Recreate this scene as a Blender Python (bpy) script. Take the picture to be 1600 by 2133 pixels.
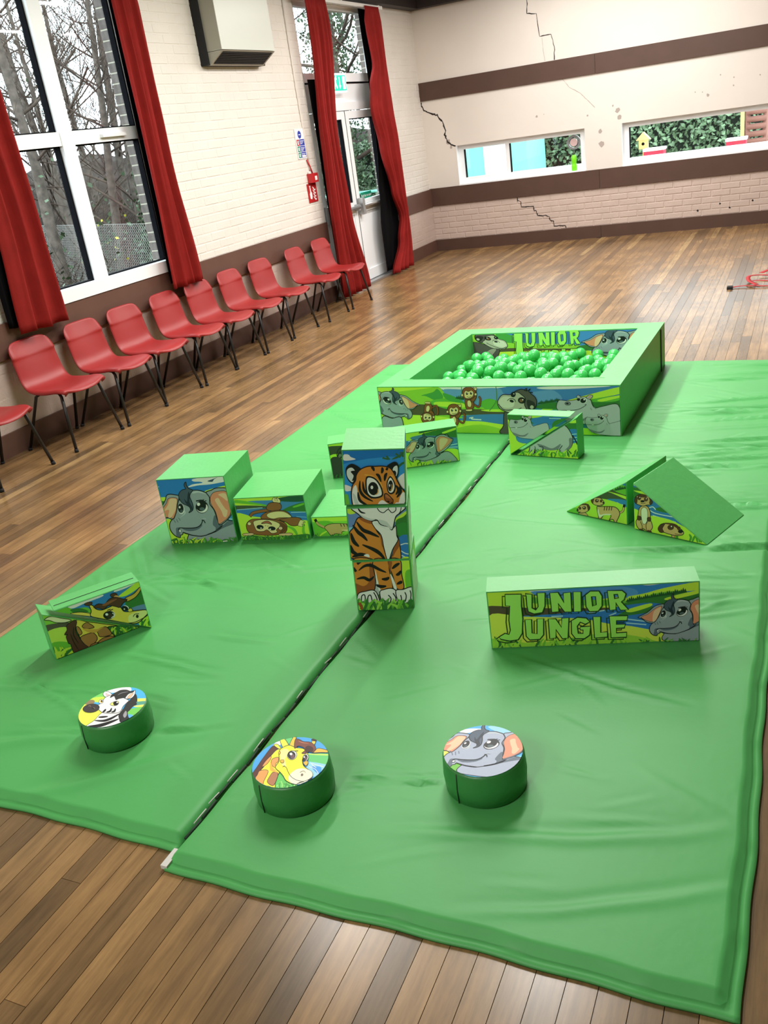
import bpy, bmesh, math, random
import numpy as np
from mathutils import Vector, Matrix
from mathutils.geometry import tessellate_polygon

for o in list(bpy.data.objects):
    bpy.data.objects.remove(o, do_unlink=True)
SC = bpy.context.scene
COL = SC.collection
R = math.radians

# ---------------------------------------------------------------- camera
CAM_POS = Vector((4.809, 0.0, 1.65))
YAW, PITCH, ROLL, FPX = -0.4721, -0.4004, -0.1476, 1845.2
cam_d = bpy.data.cameras.new('camera')
cam = bpy.data.objects.new('camera', cam_d)
COL.objects.link(cam)
fw = Vector((math.sin(YAW)*math.cos(PITCH), math.cos(YAW)*math.cos(PITCH), math.sin(PITCH)))
r0 = Vector((math.cos(YAW), -math.sin(YAW), 0)); u0 = r0.cross(fw)
rt = r0*math.cos(ROLL)+u0*math.sin(ROLL); up = -r0*math.sin(ROLL)+u0*math.cos(ROLL)
cam.matrix_world = Matrix(((rt.x, up.x, -fw.x, CAM_POS.x), (rt.y, up.y, -fw.y, CAM_POS.y), (rt.z, up.z, -fw.z, CAM_POS.z), (0, 0, 0, 1)))
cam_d.sensor_fit = 'VERTICAL'; cam_d.sensor_height = 36.0; cam_d.lens = FPX/2133*36.0
cam_d.clip_start = 0.05; cam_d.clip_end = 200
SC.camera = cam

# ---------------------------------------------------------------- world: flat overcast winter sky
SKY = 6.0
LAMP_W = 58.0
world = bpy.data.worlds.new('overcast_sky'); SC.world = world; world.use_nodes = True
wb = world.node_tree.nodes['Background']
wb.inputs[0].default_value = (0.86, 0.93, 1.0, 1); wb.inputs[1].default_value = SKY
SC.view_settings.view_transform = 'Standard'; SC.view_settings.look = 'None'
SC.view_settings.gamma = 1.0; SC.view_settings.use_curve_mapping = False
SC.view_settings.exposure = 0.10
SC.cycles.max_bounces = 8; SC.cycles.transparent_max_bounces = 12
SC.cycles.sample_clamp_indirect = 4.0; SC.cycles.caustics_reflective = False; SC.cycles.caustics_refractive = False

# ---------------------------------------------------------------- constants of the hall
YB = 12.285           # back wall
XR = 6.6              # right wall, out of view
YF = -2.6             # wall behind the photographer
ZC = 3.36             # ceiling
WT = 0.17             # outer wall thickness
T = 0.036             # top of the play mats

# ---------------------------------------------------------------- helpers
def lin(c):
    if isinstance(c, str):
        c = c.lstrip('#'); c = [int(c[i:i+2], 16)/255 for i in (0, 2, 4)]
    else:
        c = [v/255 for v in c]
    return tuple((v/12.92 if v <= .04045 else ((v+.055)/1.055)**2.4) for v in c)

_m = {}
def mat(name, c, rough=.5, spec=.5, noise=0, nscale=8, bump=0, bscale=60, metal=0, stretch=None, emit=None, estr=0, c2=None):
    if name in _m: return _m[name]
    m = bpy.data.materials.new(name); m.use_nodes = True; nt = m.node_tree; b = nt.nodes['Principled BSDF']
    col = lin(c)
    b.inputs['Base Color'].default_value = (*col, 1); b.inputs['Roughness'].default_value = rough
    b.inputs['Specular IOR Level'].default_value = spec; b.inputs['Metallic'].default_value = metal
    if emit is not None:
        b.inputs['Emission Color'].default_value = (*lin(emit), 1); b.inputs['Emission Strength'].default_value = estr
    geo = None
    def pos():
        nonlocal geo
        if geo is None: geo = nt.nodes.new('ShaderNodeNewGeometry')
        return geo.outputs['Position']
    if noise:
        n = nt.nodes.new('ShaderNodeTexNoise'); n.inputs['Scale'].default_value = nscale; n.inputs['Detail'].default_value = 5
        src = pos()
        if stretch:
            mp = nt.nodes.new('ShaderNodeMapping'); mp.inputs['Scale'].default_value = stretch
            nt.links.new(src, mp.inputs['Vector']); src = mp.outputs[0]
        nt.links.new(src, n.inputs['Vector'])
        r = nt.nodes.new('ShaderNodeValToRGB')
        d = lin(c2) if c2 is not None else tuple(v*(1-noise) for v in col)
        l = tuple(min(1, v*(1+noise*.5)) for v in col) if c2 is None else col
        r.color_ramp.elements[0].position = .3; r.color_ramp.elements[1].position = .7
        r.color_ramp.elements[0].color = (*d, 1); r.color_ramp.elements[1].color = (*l, 1)
        nt.links.new(n.outputs['Fac'], r.inputs['Fac']); nt.links.new(r.outputs['Color'], b.inputs['Base Color'])
    if bump:
        n2 = nt.nodes.new('ShaderNodeTexNoise'); n2.inputs['Scale'].default_value = bscale; n2.inputs['Detail'].default_value = 4
        nt.links.new(pos(), n2.inputs['Vector'])
        bp = nt.nodes.new('ShaderNodeBump'); bp.inputs['Strength'].default_value = bump; bp.inputs['Distance'].default_value = .01
        nt.links.new(n2.outputs['Fac'], bp.inputs['Height']); nt.links.new(bp.outputs['Normal'], b.inputs['Normal'])
    _m[name] = m
    return m

def glass(name, tint=(.94, .98, .97), gloss=.06):
    m = bpy.data.materials.new(name); m.use_nodes = True; nt = m.node_tree
    nt.nodes.remove(nt.nodes['Principled BSDF']); out = nt.nodes['Material Output']
    tr = nt.nodes.new('ShaderNodeBsdfTransparent'); tr.inputs[0].default_value = (*tint, 1)
    gl = nt.nodes.new('ShaderNodeBsdfGlossy'); gl.inputs['Roughness'].default_value = .02
    lw = nt.nodes.new('ShaderNodeLayerWeight'); lw.inputs[0].default_value = .5
    pw = nt.nodes.new('ShaderNodeMath'); pw.operation = 'POWER'; pw.inputs[1].default_value = 4.0; nt.links.new(lw.outputs['Facing'], pw.inputs[0])
    fr = nt.nodes.new('ShaderNodeMath'); fr.operation = 'MULTIPLY_ADD'; fr.inputs[1].default_value = .6; fr.inputs[2].default_value = gloss*.5; nt.links.new(pw.outputs[0], fr.inputs[0])
    mx = nt.nodes.new('ShaderNodeMixShader')
    nt.links.new(fr.outputs[0], mx.inputs[0]); nt.links.new(tr.outputs[0], mx.inputs[1]); nt.links.new(gl.outputs[0], mx.inputs[2])
    nt.links.new(mx.outputs[0], out.inputs[0])
    return m

def link(o, parent=None):
    COL.objects.link(o)
    if parent is not None: o.parent = parent
    return o

def obj(name, bm, m, parent=None, smooth=False):
    me = bpy.data.meshes.new(name); bm.normal_update(); bm.to_mesh(me); bm.free()
    for x in (m if isinstance(m, (list, tuple)) else [m]): me.materials.append(x)
    if smooth:
        for p in me.polygons: p.use_smooth = True
    return link(bpy.data.objects.new(name, me), parent)

def tag(o, label, cat=None, group=None, kind=None):
    o['label'] = label
    if cat: o['category'] = cat
    if group: o['group'] = group
    if kind: o['kind'] = kind
    return o

def thing(name, label, cat, loc=(0, 0, 0), rz=0, group=None, kind=None):
    o = bpy.data.objects.new(name, None); o.empty_display_size = .1; link(o)
    o.location = loc; o.rotation_euler = (0, 0, rz)
    return tag(o, label, cat, group, kind)

def B(): return bmesh.new()

def box(bm, x0, x1, y0, y1, z0, z1, mi=0):
    v = [bm.verts.new((x, y, z)) for z in (z0, z1) for y in (y0, y1) for x in (x0, x1)]
    for f in ((0, 2, 3, 1), (4, 5, 7, 6), (0, 1, 5, 4), (2, 6, 7, 3), (0, 4, 6, 2), (1, 3, 7, 5)):
        bm.faces.new([v[i] for i in f]).material_index = mi
    return bm

def bx(x0, x1, y0, y1, z0, z1): return box(B(), x0, x1, y0, y1, z0, z1)

def bevel(bm, w, seg=2, ang=30):
    es = [e for e in bm.edges if len(e.link_faces) == 2 and e.calc_face_angle(0) > R(ang)]
    bmesh.ops.bevel(bm, geom=es, offset=w, segments=seg, profile=.5, affect='EDGES')
    return bm

def wn(o):
    for p in o.data.polygons: p.use_smooth = True
    md = o.modifiers.new('wn', 'WEIGHTED_NORMAL'); md.keep_sharp = True
    return o

def prism(poly, y0, y1):
    bm = B()
    a = [bm.verts.new((x, y0, z)) for x, z in poly]; b = [bm.verts.new((x, y1, z)) for x, z in poly]
    n = len(poly)
    bm.faces.new(a); bm.faces.new(b[::-1])
    for i in range(n): bm.faces.new((a[(i+1) % n], a[i], b[i], b[(i+1) % n]))
    bmesh.ops.recalc_face_normals(bm, faces=bm.faces)
    return bm

def tube(bm, pts, rad, n=8, cap=True, mi=0):
    pts = [Vector(p) for p in pts]
    if not isinstance(rad, (list, tuple)): rad = [rad]*len(pts)
    rings = []; prev = None
    for i, p in enumerate(pts):
        t = (pts[min(i+1, len(pts)-1)]-pts[max(i-1, 0)]).normalized()
        if prev is None:
            a = t.orthogonal().normalized()
        else:
            a = prev-t*prev.dot(t)
            a = a.normalized() if a.length > 1e-6 else t.orthogonal().normalized()
        prev = a; b = t.cross(a)
        rings.append([bm.verts.new(p+(a*math.cos(k*2*math.pi/n)+b*math.sin(k*2*math.pi/n))*rad[i]) for k in range(n)])
    for i in range(len(rings)-1):
        for k in range(n):
            f = bm.faces.new((rings[i][k], rings[i][(k+1) % n], rings[i+1][(k+1) % n], rings[i+1][k])); f.smooth = True; f.material_index = mi
    if cap and n > 2:
        bm.faces.new(rings[0][::-1]).material_index = mi; bm.faces.new(rings[-1]).material_index = mi
    return bm

def lathe(prof, n=32):
    bm = B(); rings = []
    for r, z in prof:
        rings.append([bm.verts.new((r*math.cos(k*2*math.pi/n), r*math.sin(k*2*math.pi/n), z)) for k in range(n)])
    for i in range(len(rings)-1):
        for k in range(n):
            bm.faces.new((rings[i][k], rings[i][(k+1) % n], rings[i+1][(k+1) % n], rings[i+1][k])).smooth = True
    bm.faces.new(rings[0][::-1]); bm.faces.new(rings[-1])
    return bm

def catmull(P, closed=True, n=5):
    P = [np.array(p, float) for p in P]; N = len(P)
    if N < 3: return P
    out = []
    for i in range(N if closed else N-1):
        if closed: a, b, c, d = P[i-1], P[i], P[(i+1) % N], P[(i+2) % N]
        else: a, b, c, d = P[max(i-1, 0)], P[i], P[i+1], P[min(i+2, N-1)]
        for k in range(n):
            t = k/n
            out.append(.5*((2*b)+(-a+c)*t+(2*a-5*b+4*c-d)*t*t+(-a+3*b-3*c+d)*t**3))
    if not closed: out.append(P[-1])
    return out

# ---------------------------------------------------------------- materials
M = dict(
    cream=mat('cream_paint', (226, 218, 210), .55, .3, .05, 1.2, .08, 90),
    creambrick=mat('cream_painted_brick', (228, 222, 214), .5, .35, .04, 3, .2, 60),
    pinkbrick=mat('pinkish_painted_brick', (198, 179, 169), .5, .35, .06, 4, .3, 60),
    brown=mat('brown_gloss_board', (98, 70, 60), .42, .4, .08, 5, .05, 30),
    brownb=mat('dark_brown_board', (84, 61, 52), .45, .35, .08, 5, .05, 30),
    dark=mat('black_brown_beam', (38, 30, 29), .6),
    ceiling=mat('white_ceiling', (225, 222, 215), .8),
    white=mat('white_frame', (240, 243, 246), .35, .5),
    greyframe=mat('grey_aluminium', (176, 176, 174), .35, .5, metal=.3),
    gasket=mat('black_gasket', (14, 15, 20), .9, .1),
    glass=glass('window_glass'),
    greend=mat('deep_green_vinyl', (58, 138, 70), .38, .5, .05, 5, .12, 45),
    green=mat('green_vinyl', (92, 184, 102), .40, .4, .05, 5, .12, 45),
    matgreen=mat('green_mat_vinyl', (80, 166, 90), .46, .28, .06, 3, .05, 35),
    seam=mat('dark_seam', (22, 46, 28), .7),
    black=mat('black_fabric', (22, 22, 24), .8),
    velcro=mat('white_velcro', (205, 203, 198), .9),
    red=mat('red_chair_plastic', (152, 36, 36), .45, .5, .06, 6, .05, 220),
    curtain=mat('red_curtain', (138, 30, 27), .85, .2, .12, 10, .15, 300),
    lining_or_shade=mat('black_lining_or_shade', (10, 9, 11), .95, .08),  # black of the curtain linings, also the painted shade on the door jamb
    tubeblack=mat('black_steel_tube', (20, 20, 22), .35, .6),
    ball=mat('green_ball_plastic', (70, 190, 96), .2, .55),
    heater=mat('pale_grey_enamel', (206, 210, 202), .3, .5),
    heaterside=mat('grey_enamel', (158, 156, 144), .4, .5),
    grille=mat('dark_grille', (30, 28, 27), .6),
    steel=mat('brushed_steel', (175, 175, 175), .35, .5, metal=.7),
    signred=mat('sign_red', (178, 32, 36), .45),
    signblue=mat('sign_blue', (40, 62, 165), .45),
    signgreen=mat('sign_green', (0, 130, 100), .45),
    signwhite=mat('sign_white', (244, 244, 244), .45),
    exit=mat('exit_green', (20, 205, 165), .45, emit=(20, 220, 175), estr=.55),
    exitw=mat('exit_white', (250, 250, 250), .45, emit=(255, 255, 255), estr=.7),
    outbrick=mat('outdoor_brick', (112, 104, 100), .85, .2, .25, 14, .3, 80),
    mortar=mat('outdoor_mortar', (196, 190, 174), .95, .1),
    bark=mat('grey_bark', (94, 86, 79), .9, .1, .45, 12),
    barkd=mat('dark_bark', (72, 62, 58), .9, .1, .4, 12),
    twig=mat('twig', (76, 65, 58), .9, .1, .4, 6),
    leafd=mat('ivy_leaf', (52, 74, 44), .5, .4, .5, 9),
    leafy=mat('yellow_leaf', (190, 190, 70), .6, .3),
    hedge=mat('hedge_leaf', (112, 138, 104), .5, .4, .55, 7),
    earth=mat('leaf_litter', (40, 32, 27), .95, .1, .5, 3, .5, 8),
    wire=mat('galvanised_wire', (165, 165, 160), .5, .5),
    teal=mat('teal_shed', (120, 200, 180), .6),
    lemon=mat('bottle_lime', (120, 225, 30), .3, .5),
    wood=mat('pale_wood', (222, 200, 130), .7),
    pinkred=mat('red_planter', (205, 50, 80), .5),
    brownwood=mat('brown_log', (140, 96, 84), .7),
    concrete=mat('pale_concrete', (205, 205, 198), .9),
    plug=mat('white_plastic', (242, 242, 240), .35),
    strap=mat('red_webbing', (168, 28, 36), .7),
    crack=mat('crack_black', (40, 32, 28), .9),
    plaster=mat('grey_plaster_chip', (172, 160, 152), .9),
    lampwhite=mat('lamp_housing', (240, 240, 238), .5),
)

def board_mat(name, individual):
    """floorboard: warm brown strip wood, a tone of its own for each board"""
    m = bpy.data.materials.new(name); m.use_nodes = True; nt = m.node_tree; b = nt.nodes['Principled BSDF']; N = nt.nodes.new; Lk = nt.links.new
    if individual:
        s = N('ShaderNodeObjectInfo').outputs['Random']
    else:
        a = N('ShaderNodeAttribute'); a.attribute_name = 'tone'; s = a.outputs['Fac']
    r = N('ShaderNodeValToRGB'); e = r.color_ramp.elements
    e[0].position = 0; e[0].color = (*lin((112, 88, 60)), 1); e[1].position = 1; e[1].color = (*lin((184, 152, 102)), 1)
    for p, c in ((.2, (136, 106, 70)), (.5, (152, 118, 77)), (.88, (164, 128, 84)), (.96, (174, 138, 92))):
        x = e.new(p); x.color = (*lin(c), 1)
    Lk(s, r.inputs['Fac'])
    g = N('ShaderNodeNewGeometry'); mp = N('ShaderNodeMapping'); mp.inputs['Scale'].default_value = (38, 3.2, 1); Lk(g.outputs['Position'], mp.inputs['Vector'])
    n = N('ShaderNodeTexNoise'); n.inputs['Scale'].default_value = 1.0; n.inputs['Detail'].default_value = 8; n.inputs['Roughness'].default_value = .7; Lk(mp.outputs[0], n.inputs['Vector'])
    g2 = N('ShaderNodeValToRGB'); g2.color_ramp.elements[0].position = .32; g2.color_ramp.elements[1].position = .68
    g2.color_ramp.elements[0].color = (.45, .43, .43, 1); g2.color_ramp.elements[1].color = (1.12, 1.12, 1.12, 1); Lk(n.outputs['Fac'], g2.inputs['Fac'])
    n3 = N('ShaderNodeTexNoise'); n3.inputs['Scale'].default_value = 2.6; n3.inputs['Detail'].default_value = 6; Lk(g.outputs['Position'], n3.inputs['Vector'])
    g3 = N('ShaderNodeValToRGB'); g3.color_ramp.elements[0].position = .35; g3.color_ramp.elements[1].position = .6
    g3.color_ramp.elements[0].color = (.60, .60, .62, 1); g3.color_ramp.elements[1].color = (1, 1, 1, 1); Lk(n3.outputs['Fac'], g3.inputs['Fac'])
    m1 = N('ShaderNodeMixRGB'); m1.blend_type = 'MULTIPLY'; m1.inputs[0].default_value = .75; Lk(r.outputs[0], m1.inputs[1]); Lk(g2.outputs[0], m1.inputs[2])
    m2 = N('ShaderNodeMixRGB'); m2.blend_type = 'MULTIPLY'; m2.inputs[0].default_value = .8; Lk(m1.outputs[0], m2.inputs[1]); Lk(g3.outputs[0], m2.inputs[2])
    Lk(m2.outputs[0], b.inputs['Base Color'])
    b.inputs['Roughness'].default_value = .26
    b.inputs['Specular IOR Level'].default_value = .52
    return m

# ================================================================ THE SETTING
def struct(name, bm, m, label, parent=None, smooth=False):
    o = obj(name, bm, m, parent, smooth)
    if parent is None: tag(o, label, kind='structure')
    return o

# openings: window on the left wall, door with fanlight, two low windows at the back
WY0, WY1, WZ0, WZ1 = 4.45, 6.235, .845, 2.985
DY0, DY1, DZ1 = 9.05, 10.93, 3.0
BW = ((.44, 2.18), (2.645, 4.95)); BZ0, BZ1 = .86, 1.357

# floor: dark sub-floor with every strip board laid on it
floor = struct('floor', bx(-WT, XR, YF, YB+.3, -.14, -.012), mat('sub_floor', (40, 30, 24), .9), 'polished brown strip wood floor of the hall')
BWID = .0650
rng = random.Random(4)
boards = []
x = 0.008
while x < XR-.01:
    y = YF-rng.uniform(0, 2.4)
    while y < YB:
        L = rng.choice((1.1, 1.7, 2.2, 2.7, 3.3))*rng.uniform(.85, 1.15)
        a, b = max(y, YF), min(y+L, YB)
        if b-a > .05: boards.append((x, a, b, rng.random()))
        y += L
    x += BWID
def board_score(b):
    cx, cy = b[0]+.03, (b[1]+b[2])/2
    y0, y1 = b[1], b[2]
    if 1.98 < cx < 4.74:                       # the part under the mats does not show
        segs = [(y0, min(y1, 1.27)), (max(y0, 6.0), y1)]
    else:
        segs = [(y0, y1)]
    s = 0
    for p, q in segs:
        p = max(p, .75)
        n = max(1, int((q-p)/.3))
        for k in range(n):
            yy = p+(q-p)*(k+.5)/n
            if q <= p: continue
            v = Vector((cx, yy, 0))-CAM_POS; z = v.dot(fw)
            if z <= .1: continue
            px, py = 800+FPX*v.dot(rt)/z, 1066-FPX*v.dot(up)/z
            if -40 < px < 1640 and -40 < py < 2170: s += (q-p)/n/z/z
    return s
boards.sort(key=board_score, reverse=True)
bm = bx(0, 1, 0, 1, -.012, 0)
unit = bpy.data.meshes.new('floorboard'); bm.to_mesh(unit); bm.free(); unit.materials.append(board_mat('strip_wood', True))
for i, (x, a, b, t) in enumerate(boards[:300]):
    o = bpy.data.objects.new('floorboard', unit); o.location = (x, a+.0008, 0); o.scale = (BWID-.0016, b-a-.0016, 1); link(o, floor)
bm = B(); tones = []
for x, a, b, t in boards[300:]:
    box(bm, x, x+BWID-.0016, a+.0008, b-.0008, -.012, 0); tones += [t]*6
me = bpy.data.meshes.new('floorboards'); bm.to_mesh(me); bm.free(); me.materials.append(board_mat('strip_wood_rest', False))
at = me.attributes.new('tone', 'FLOAT', 'FACE'); at.data.foreach_set('value', tones)
o = link(bpy.data.objects.new('floorboards', me), floor); o['kind'] = 'stuff'

# left wall with its openings
bm = B()
box(bm, -WT, 0, YF, WY0, 0, ZC); box(bm, -WT, 0, WY0, WY1, 0, WZ0); box(bm, -WT, 0, WY0, WY1, WZ1, ZC)
box(bm, -WT, 0, WY1, DY0, 0, ZC); box(bm, -WT, 0, DY0, DY1, DZ1, ZC); box(bm, -WT, 0, DY1, YB+.3, 0, ZC)
wall_left = struct('wall_left', bm, M['creambrick'], 'cream painted brick wall with the tall window and fire door')
# back wall: painted brick below the rail, smooth plaster above
bm = B()
box(bm, 0, XR, YB, YB+.3, 0, BZ0); box(bm, 0, XR, YB, YB+.3, BZ1, ZC)
box(bm, 0, BW[0][0], YB, YB+.3, BZ0, BZ1); box(bm, BW[0][1], BW[1][0], YB, YB+.3, BZ0, BZ1); box(bm, BW[1][1], XR, YB, YB+.3, BZ0, BZ1)
wall_back = struct('wall_back', bm, M['cream'], 'cream end wall with cracks and two low windows')
WOODP = mat('brown_panelling', (84, 64, 54), .5)
struct('wall_right', bx(XR, XR+.2, YF, YB+.3, 0, ZC), WOODP, 'brown panelled side wall of the hall')
struct('wall_front', bx(0, XR, YF-.2, YF, 0, ZC), WOODP, 'brown panelled wall at the near end of the hall')
struct('ceiling', bx(-WT, XR+.2, YF-.2, YB+.3, ZC, ZC+.1), M['ceiling'], 'white ceiling of the hall')

# painted bricks
def brick_mesh(name, m, pr=.0022, i=.022, j=.07):
    """unit brick 1 x 1 (y,z), face proud of the joint"""
    bm = B()
    a = [bm.verts.new(v) for v in ((-.002, 0, 0), (-.002, 1, 0), (-.002, 1, 1), (-.002, 0, 1))]
    c = [bm.verts.new(v) for v in ((pr, i, j), (pr, 1-i, j), (pr, 1-i, 1-j), (pr, i, 1-j))]
    bm.faces.new(c)
    for k in range(4): bm.faces.new((a[k], a[(k+1) % 4], c[(k+1) % 4], c[k]))
    bmesh.ops.recalc_face_normals(bm, faces=bm.faces)
    me = bpy.data.meshes.new(name); bm.to_mesh(me); bm.free(); me.materials.append(m)
    return me
def courses(y0, y1, z0, z1):
    out = []
    k = int(z0/.075)
    while k*.075 < z1-.01:
        za, zb = max(k*.075, z0), min((k+1)*.075, z1)
        if zb-za > .012:
            y = math.floor(y0/.225)*.225-(k % 2)*.1125
            while y < y1:
                a, b = max(y, y0), min(y+.225, y1)
                if b-a > .02: out.append((a+.0035, b-.0035, za+.003, zb-.003))
                y += .225
        k += 1
    return out
def vis(p):
    v = Vector(p)-CAM_POS; z = v.dot(fw)
    if z < .1: return 0
    px, py = 800+FPX*v.dot(rt)/z, 1066-FPX*v.dot(up)/z
    return 1/z if (-30 < px < 1630 and -30 < py < 2160) else 0
up_b = courses(3.4, WY0, .84, 3.03)+courses(WY1+.02, DY0, .84, 3.03)+courses(DY1, YB, .84, 3.03)
lo_b = courses(3.0, DY0, .153, .616)+courses(DY1, YB, .153, .616)
allb = [(b, 0) for b in up_b]+[(b, 1) for b in lo_b]
def hid(b):
    y = (b[0]+b[1])/2; z = (b[2]+b[3])/2
    if 6.02 < y < 6.36: return .2      # behind the curtains
    return 1
allb.sort(key=lambda t: vis((0, (t[0][0]+t[0][1])/2, (t[0][2]+t[0][3])/2))*hid(t[0])*(t[0][1]-t[0][0]), reverse=True)
bmesh_u = [brick_mesh('brick', M['creambrick']), brick_mesh('brick_lower', M['pinkbrick'])]
rest = B()
for n, ((a, b, c, d), k) in enumerate(allb):
    dx = rng.uniform(-.0012, .001)
    if n < 300:
        o = bpy.data.objects.new('brick', bmesh_u[k]); o.location = (dx, a, c); o.scale = (1, b-a, d-c); link(o, wall_left)
    else:
        va = [rest.verts.new(v) for v in ((-.002, a, c), (-.002, b, c), (-.002, b, d), (-.002, a, d))]
        vb = [rest.verts.new(v) for v in ((.0022+dx, a+.005, c+.006), (.0022+dx, b-.005, c+.006), (.0022+dx, b-.008, d-.006), (.0022+dx, a+.005, d-.006))]
        rest.faces.new(vb).material_index = k
        for q in range(4): rest.faces.new((va[q], va[(q+1) % 4], vb[(q+1) % 4], vb[q])).material_index = k
bmesh.ops.recalc_face_normals(rest, faces=rest.faces)
o = obj('bricks', rest, [M['creambrick'], M['pinkbrick']], wall_left); o['kind'] = 'stuff'
bk = brick_mesh('brick_back', M['pinkbrick'], .006, .03, .09)
for a, b, c, d in courses(.005, XR, .153, .616):
    o = bpy.data.objects.new('brick', bk); o.location = (a, YB-rng.uniform(-.001, .001), c); o.rotation_euler = (0, 0, R(-90)); o.scale = (1, b-a, d-c); link(o, wall_back)
obj('mortar_bed', bx(.0, XR, YB-.0012, YB, .153, .616), M['pinkbrick'], wall_back)
bm = B(); box(bm, 0, .0012, 3.0, DY0, .153, .616); box(bm, 0, .0012, DY1, YB, .153, .616)
obj('mortar_bed', bm, M['pinkbrick'], wall_left)

# unpainted brick of the outer reveals, seen through the window and the door
def reveal(y, z0, z1):
    k = 0; z = z0
    obj('mortar_joint', bx(-WT-.012, -.1, y-.004, y+.02, z0, z1), M['mortar'], wall_left)
    while z < z1-.02:
        bm = bx(-WT-.014, -.104, y-.009, y, z+.006, min(z+.069, z1)); o = obj('facing_brick', bevel(bm, .003, 1), M['outbrick'], wall_left)
        z += .075; k += 1
reveal(WY1, WZ0+.09, WZ1)
reveal(DY1-.005, .0, DZ1)

# brown boards: rails, skirting, top beam
def boards_y(name, label, segs, z0, z1, th, m):
    bm = B()
    for a, b in segs: box(bm, -.002, th, a, b, z0, z1)
    return struct(name, bevel(bm, .003, 1), m, label)
boards_y('trim_1', 'brown painted rail board along the window wall', [(2.0, DY0-.005), (DY1+.005, YB-.022)], .616, .842, .022, M['brown'])
boards_y('baseboard_left', 'brown skirting board along the window wall', [(2.0, DY0-.005), (DY1+.005, YB-.022)], 0, .153, .02, M['brown'])
def boards_x(name, label, segs, z0, z1, th, m):
    bm = B()
    for a, b in segs: box(bm, a, b, YB-th, YB+.002, z0, z1)
    return struct(name, bevel(bm, .003, 1), m, label)
boards_x('trim_2', 'dark brown rail board under the low end windows', [(.0, 2.349), (2.353, 4.9), (4.904, XR)], .616, .848, .024, M['brownb'])
boards_x('trim_3', 'dark brown board high on the end wall', [(.0, 2.346), (2.35, 4.9), (4.904, XR)], 1.966, 2.19, .022, M['brownb'])
boards_x('baseboard_back', 'brown skirting board along the end wall', [(.0, 2.342), (2.346, 4.9), (4.904, XR)], 0, .153, .02, M['brownb'])
struct('trim_4', bx(0, .14, YF, YB, 3.045, ZC), M['dark'], 'dark beam along the top of the window wall')
struct('trim_5', bx(.14, XR, YB-.14, YB, 3.045, ZC), M['dark'], 'dark beam along the top of the end wall')

# cracks and chips in the end wall
def ribbon_wall(name, pts, w, m, off=.0012):
    bm = B(); P = [Vector((a, 0, b)) for a, b in pts]; L, Q = [], []
    rr = random.Random(len(pts))
    PP = []
    for i in range(len(P)-1):
        for k in range(4):
            q = P[i].lerp(P[i+1], k/4); PP.append(q+Vector((rr.uniform(-1, 1), 0, rr.uniform(-1, 1)))*w*.5 if k else q)
    PP.append(P[-1])
    for i, p in enumerate(PP):
        t = (PP[min(i+1, len(PP)-1)]-PP[max(i-1, 0)]).normalized(); n = Vector((-t.z, 0, t.x))*w*rr.uniform(.3, .75)
        L.append(bm.verts.new((p.x+n.x, YB-off, p.z+n.z))); Q.append(bm.verts.new((p.x-n.x, YB-off, p.z-n.z)))
    for i in range(len(L)-1): bm.faces.new((L[i], L[i+1], Q[i+1], Q[i]))
    return obj(name, bm, m, wall_back)
ribbon_wall('crack', [(.004, 1.955), (.008, 1.915), (.03, 1.858), (.082, 1.825), (.174, 1.789), (.223, 1.764), (.283, 1.682), (.316, 1.565), (.293, 1.515), (.324, 1.436), (.37, 1.381), (.438, 1.357)], .017, M['crack'])
ribbon_wall('crack', [(1.543, 3.04), (1.543, 2.903), (1.533, 2.762), (1.651, 2.742), (1.676, 2.484), (1.819, 2.486), (1.853, 2.343), (1.844, 2.195)], .009, M['crack'])
ribbon_wall('crack', [(1.704, 2.467), (1.71, 2.34), (1.725, 2.2)], .004, M['plaster'])
ribbon_wall('crack', [(1.931, 1.965), (2.01, 1.861), (2.148, 1.772), (2.228, 1.688), (2.322, 1.584)], .005, M['plaster'])
ribbon_wall('crack', [(1.239, .614), (1.239, .568), (1.285, .556), (1.286, .486), (1.457, .477), (1.458, .423), (1.493, .412), (1.503, .354), (1.604, .347), (1.66, .327), (1.669, .279), (1.717, .26), (1.718, .197), (1.872, .192), (1.882, .16)], .011, M['crack'], .0072)
def chip(x, z, r, m=None, off=.0011):
    bm = B(); rr = random.Random(int(x*1000)); n = 11
    bm.faces.new([bm.verts.new((x+math.cos(k*6.283/n)*r*rr.uniform(.6, 1.2), YB-off, z+math.sin(k*6.283/n)*r*rr.uniform(.7, 1.35))) for k in range(n)])
    bmesh.ops.recalc_face_normals(bm, faces=bm.faces)
    obj('plaster_chip', bm, m or M['plaster'], wall_back)
for x, z, r in ((2.601, 1.513, .03), (2.621, 1.428, .028), (2.378, 1.299, .024), (2.39, 1.148, .036), (2.544, 1.572, .012), (3.664, 1.539, .018), (3.805, 1.737, .008), (3.951, 1.69, .009), (3.949, 1.603, .009), (3.603, 1.579, .007), (3.521, 1.59, .007), (2.228, 1.5, .012), (4.238, 1.673, .008), (1.574, 1.576, .015), (1.67, 1.59, .006), (.335, 1.42, .034), (.37, 1.35, .02)):
    chip(x, z, r)
for x, z in ((3.814, .283), (3.929, .225), (4.192, .285), (3.552, .224)): chip(x, z, .012, M['crack'], .0074)

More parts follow.
